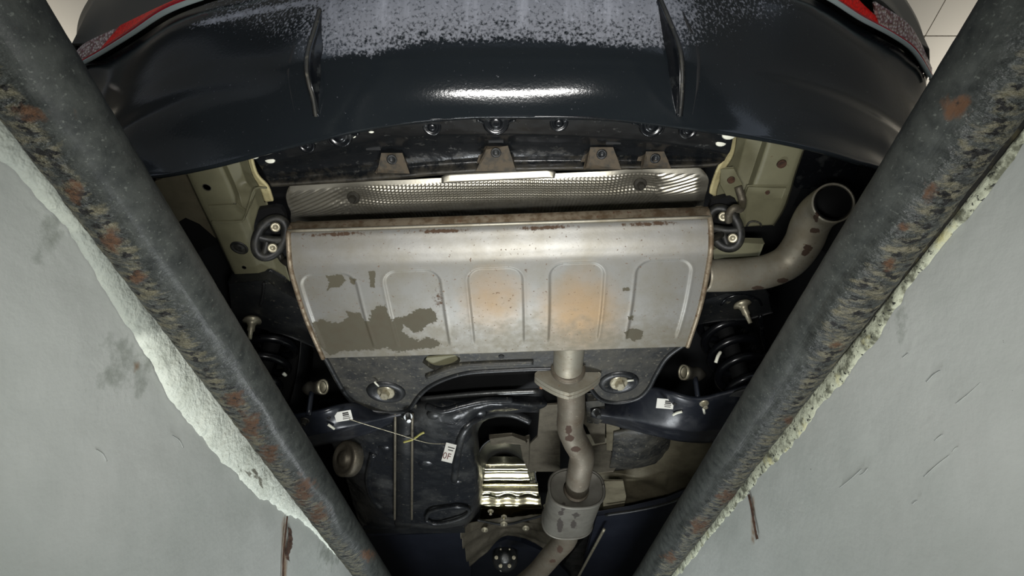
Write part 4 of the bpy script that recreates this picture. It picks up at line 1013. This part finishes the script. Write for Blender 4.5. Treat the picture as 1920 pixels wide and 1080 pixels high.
sg = np.array([[tpt(x+o_, y, -.012) for y, x in zip(ys, np.interp(ys, [775, 988], [757, 756]))] for o_ in (-15, 0, 15)])
strp = gobj('tank_strap', sg, M['black'], tank, solid=.003)
for o_ in (-16, 16):
    tube('strap_edge', [tpt(np.interp(y, [775, 988], [757, 756])+o_, y, -.016) for y in ys[::3]], .0036, M['alu_dull'], strp, n=60, seg=8)
q = crom([tpt(x, y, -.012) for x, y in ((798, 975), (806, 960), (830, 953), (862, 950), (880, 956), (872, 968), (845, 978), (815, 982), (798, 975))], 50)
tube('tank_recess_rim', q, .006, M['tank'], tank, seg=10)
tube('tank_rib', [tpt(x, y, -.004) for x, y in ((852, 900), (858, 850), (868, 812), (885, 790), (920, 776), (960, 776), (995, 790))], .010, M['tank'], tank, n=50, seg=10)
tube('tank_rib', [tpt(x, y, -.004) for x, y in ((800, 762), (830, 770), (870, 760), (910, 752), (960, 750))], .008, M['tank'], tank, n=50, seg=10)
tube('tank_rib', [tpt(x, y, -.002) for x, y in ((700, 850), (690, 900), (700, 935), (715, 950))], .010, M['tank'], tank, n=40, seg=10)
for x, y, r in ((815, 780, .02), (900, 775, .018), (800, 870, .026), (722, 840, .020), (856, 905, .02)):
    lathe('tank_dimple', tpt(x, y, -.0), (0, -.1, -1), [(r, -.004), (r*.8, .002), (r*.4, .005), (r*.1, .006)], M['tank'], tank, seg=24)
plate('tank_flange', [(680, 992), (870, 990), (872, 999), (684, 1001)], .60, .012, M['black'], tank)
# tag with its wire
tagc = Py(842, 849, tpt(842, 849, 0)[1]-.12)
ex = np.array((.97, .16, -.18)); ex /= np.linalg.norm(ex); ez = np.array((.05, -.28, .96)); ez -= ex*np.dot(ex, ez); ez /= np.linalg.norm(ez); en = np.cross(ex, ez)
tg = box('paper_tag', tagc, (.025, .001, .042), M['white'], None, ax=(ex, en, ez))
thing(tg, 'small white paper tag hanging on a wire below the black fuel tank', 'tag')
def text(body, loc, size, m, par, X, Yv):
    cu = bpy.data.curves.new('txt', 'FONT'); cu.body = body; cu.size = size; cu.align_x = 'CENTER'; cu.align_y = 'CENTER'; cu.extrude = .0003
    o = bpy.data.objects.new('tag_text', cu); scene.collection.objects.link(o)
    dg = bpy.context.evaluated_depsgraph_get(); me = bpy.data.meshes.new_from_object(o.evaluated_get(dg))
    bpy.data.objects.remove(o)
    o = bpy.data.objects.new('tag_text', me); scene.collection.objects.link(o); me.materials.clear(); me.materials.append(m)
    Z = np.cross(X, Yv); mw = Matrix([list(t) for t in zip(X, Yv, Z)]).to_4x4(); mw.translation = Vector(loc)
    for vtx in me.vertices: vtx.co = mw @ vtx.co
    o.parent = par
    return o
nrm = -en if en[1] > 0 else en
text('0F', tagc+nrm*.0012-ez*.009-ex*.003, .020, M['inkred'], tg, ex, ez)
for k, (wd, dz) in enumerate(((.016, .012), (.012, .006))):
    v, f = box_data(tagc+nrm*.0008+ez*dz+ex*.002, (wd, .0006, .0022), (ex, en, ez)); obj('print_line', v, f, M['ink'], tg, shade=False)
tube('tag_wire', [P(655, 786, .520), P(690, 797, .525), P(740, 812, .530), P(800, 830, .535), tagc+np.array((-.01, 0, .022))], .0009, M['bolt'], tg, n=30, seg=6)
tube('wire_tie', [P(776, 823, .58), P(788, 814, .58), P(795, 811, .58)], .0026, M['yellow'], tank, n=10, seg=8)
tube('wire_tie', [P(757, 829, .59), P(768, 826, .59), P(774, 824, .59)], .0026, M['yellow'], tank, n=10, seg=8)
# bushing at the outer end of the tank
lathe('body_mount', P(648, 860, .59), (-.5, -.7, -.3), [(.045, -.02), (.045, .004), (.038, .010), (.034, .004), (.02, .004), (.018, .012), (.006, .014)], M['alu_dull'], car, seg=30)

# driveshaft tunnel with bright foil ---------------------------------------------------------------
dome = loft([[P(893, 905, .68), P(895, 870, .72), P(905, 835, .76), P(945, 815, .78), P(985, 832, .76), P(1000, 870, .72), P(1006, 905, .68)],
             [P(900, 905, .74), P(905, 872, .79), P(915, 845, .82), P(945, 832, .84), P(975, 845, .82), P(992, 872, .79), P(1000, 905, .74)],
             [P(908, 905, .82), P(915, 876, .86), P(925, 858, .88), P(945, 850, .89), P(968, 858, .88), P(982, 876, .86), P(992, 905, .82)]], 60, 24)
gobj('tunnel_arch', dome, M['black'], car, solid=.004)
plate('tunnel_bracket', [(918, 822), (960, 818), (985, 826), (988, 834), (945, 830), (922, 834)], .70, .01, M['alu_dull'], car, bevel=.002)
plate('tunnel_bracket', [(975, 826), (992, 822), (996, 868), (990, 880), (980, 860)], .71, .01, M['alu_dull'], car, bevel=.002)
def flat(rows_):
    return [[P(x, py_, h_) for x in np.linspace(a, b, 5)] for (py_, a, b, h_) in rows_]
tu = loft(flat([(856, 922, 968, .86), (876, 905, 1000, .82), (905, 903, 1008, .80), (930, 902, 1012, .77), (950, 902, 1018, .75), (974, 898, 1022, .73)]), 90, 260)
rows = np.linspace(0, 1, 260)[:, None]
px, py = proj(tu)
wav = np.sin((py-880)/24*2*math.pi)
tu[..., 2] += .014*np.tanh(2.2*wav)*smooth(872, 884, py)*(1-smooth(944, 956, py))+.003*np.sin(px/6.)*smooth(916, 922, py)*(1-smooth(940, 946, py))+.0015*fbm(tu, 30, 2)
gobj('tunnel_heat_shield', tu, M['chrome'], car, solid=.0015, label='bright corrugated foil in the tunnel')
for x, y in ((945, 968), (1024, 948), (920, 958)):
    bolt('tunnel_bolt', P(x, y, .70), (0, -.3, -1), .011, M['bolt'], car, L=.014)
tube('tunnel_edge', [P(895, 975, .66), P(945, 983, .66), P(985, 975, .66), P(1022, 965, .66)], .005, M['black'], car, n=30, seg=8)
# crinkled shield at the bottom
cr = loft([[P(862, 993, .62), P(890, 981, .66), P(945, 972, .70), P(1000, 968, .68), P(1036, 968, .64)],
           [P(868, 1022, .615), P(895, 1003, .655), P(945, 986, .70), P(1000, 988, .68), P(1042, 1000, .63)],
           [P(880, 1064, .61), P(912, 1036, .645), P(945, 1006, .70), P(988, 1012, .675), P(1036, 1040, .625)]], 160, 90)
uu2 = np.linspace(0, 1, 160)[None]
cr[..., 2] += .012*np.sin(np.linspace(0, 1, 90)[:, None]*2*math.pi*3.4+.5)*(.35+.65*np.abs(2*uu2-1))+.003*fbm(cr, 30, 2)
crs = gobj('crinkled_heat_shield', cr, M['alu_dull'], car, solid=.0015, label='grey fluted foil shield at the tunnel mouth')
for x, y in ((909, 993), (986, 990), (945, 982)):
    lathe('foil_washer', P(x, y, .655), (0, -.5, -1), [(.014, 0), (.012, .003), (.006, .004), (.005, .008), (.002, .009)], M['bolt'], crs, seg=18)
cp = lathe('shaft_coupling', P(947, 1046, .66), (0, -1, -.2), [(.050, -.05), (.055, -.02), (.048, 0), (.03, .004), (.026, .02), (.012, .022)], M['foil_dark'], car, seg=24)
for k in range(6):
    a = k*math.pi/3; bolt('coupling_bolt', P(947, 1046, .66)+np.array((.037*math.cos(a), -.004, .037*math.sin(a))), (0, -1, -.2), .008, M['bolt'], cp)
lathe('drain_plug', P(942, 1068, .62), (0, -.3, -1), [(.012, 0), (.011, .004), (.006, .006)], M['whitepaint'], car, seg=18)
plate('gearbox_cover', [(870, 1080), (900, 1040), (945, 1012), (990, 1022), (1040, 1050), (1060, 1100), (860, 1100)], .70, .02, M['flare_navy'], car, n=30)
# shields beside the front pipe
def dimp(name, outline, h, m, lab=None):
    xs = [p[0] for p in outline]; ysx = [p[1] for p in outline]
    o = plate(name, outline, h, .004, m, car, bevel=.001, label=lab); return o
dimp('pipe_heat_shield', [(1012, 768), (1020, 760), (1050, 758), (1050, 884), (992, 884), (994, 832), (1008, 818)], [.66, .66, .66, .69, .69, .68, .672], M['alu_dull'], 'dusty aluminium shield beside the front pipe')
dimp('pipe_heat_shield', [(1090, 752), (1104, 756), (1112, 775), (1135, 790), (1134, 830), (1116, 832), (1100, 800), (1090, 790)], [.66]*8, M['alu_dull'], 'dusty aluminium shield under the subframe corner')
dimp('exhaust_bracket', [(1112, 838), (1140, 832), (1158, 872), (1150, 884), (1112, 886), (1104, 866)], .68, M['alu_dull'])
dimp('floor_bracket', [(1137, 784), (1160, 788), (1164, 830), (1158, 846), (1138, 844)], .665, M['primer_dirty'])
dimp('floor_bracket', [(1130, 902), (1168, 902), (1174, 930), (1168, 960), (1132, 964)], .66, M['primer_dirty'])
can = loft([[P(1150, 798, .70), P(1190, 794, .70), P(1230, 794, .70), P(1252, 802, .70)], [P(1150, 812, .66), P(1190, 806, .655), P(1225, 806, .655), P(1256, 822, .69)],
            [P(1148, 845, .655), P(1185, 838, .645), P(1220, 838, .65), P(1252, 842, .69)], [P(1144, 872, .66), P(1180, 868, .65), P(1210, 862, .66), P(1232, 864, .70)], [P(1142, 882, .71), P(1180, 880, .71), P(1205, 876, .71), P(1228, 868, .72)]], 80, 70)
can[..., 2] += .006*fbm(can, 26, 4)
gobj('charcoal_canister', can, M['blackdusty'], car, solid=.003, label='rough dark canister beside the exhaust')
fr_ = loft([[P(1085, 815, .80), P(1180, 812, .80), P(1300, 815, .79), P(1460, 820, .78)], [P(1085, 880, .76), P(1180, 880, .76), P(1290, 870, .75), P(1440, 860, .74)],
            [P(1090, 905, .74), P(1180, 900, .74), P(1270, 905, .73), P(1420, 890, .72)], [P(1110, 965, .72), P(1180, 955, .71), P(1260, 945, .70), P(1400, 920, .69)]], 120, 90)
px, py = proj(fr_)
fr_[..., 2] += .006*np.sin((py-.35*(px-1150))/7.)*smooth(870, 890, py)*(1-smooth(925, 940, py))*(px < 1250)+.005*fbm(fr_, 9, 2)
gobj('floor_panel', fr_, M['primer_dirty'], car, solid=.003, label='brownish beige floor panel beyond the exhaust')
plate('undertray', [(1120, 968), (1180, 958), (1250, 942), (1310, 918), (1420, 880), (1480, 900), (1420, 1110), (1080, 1110)], [.63]*8, .015, M['flare_navy'], car, bevel=.004, label='dark plastic undertray beside the brake line')
plate('undertray', [(600, 998), (700, 1003), (862, 999), (884, 1066), (880, 1110), (600, 1110)], .64, .015, M['flare_navy'], car, bevel=.004, label='dark plastic undertray ahead of the fuel tank')
tube('undertray_edge', [P(1135, 966, .62), P(1200, 956, .62), P(1260, 942, .62), P(1330, 912, .62)], .005, M['black'], car, n=30, seg=8)
tube('brake_line', [P(1133, 992, .60), P(1122, 1012, .60), P(1104, 1045, .60), P(1085, 1080, .60), P(1070, 1105, .60)], .005, M['bolt'], car, n=30, seg=10, label='bright metal brake line')
plate('exhaust_tunnel_wall', [(1100, 1005), (1132, 975), (1122, 1010), (1082, 1085), (1040, 1085), (1070, 1040)], .72, .01, M['foil_dark'], car, bevel=.002)
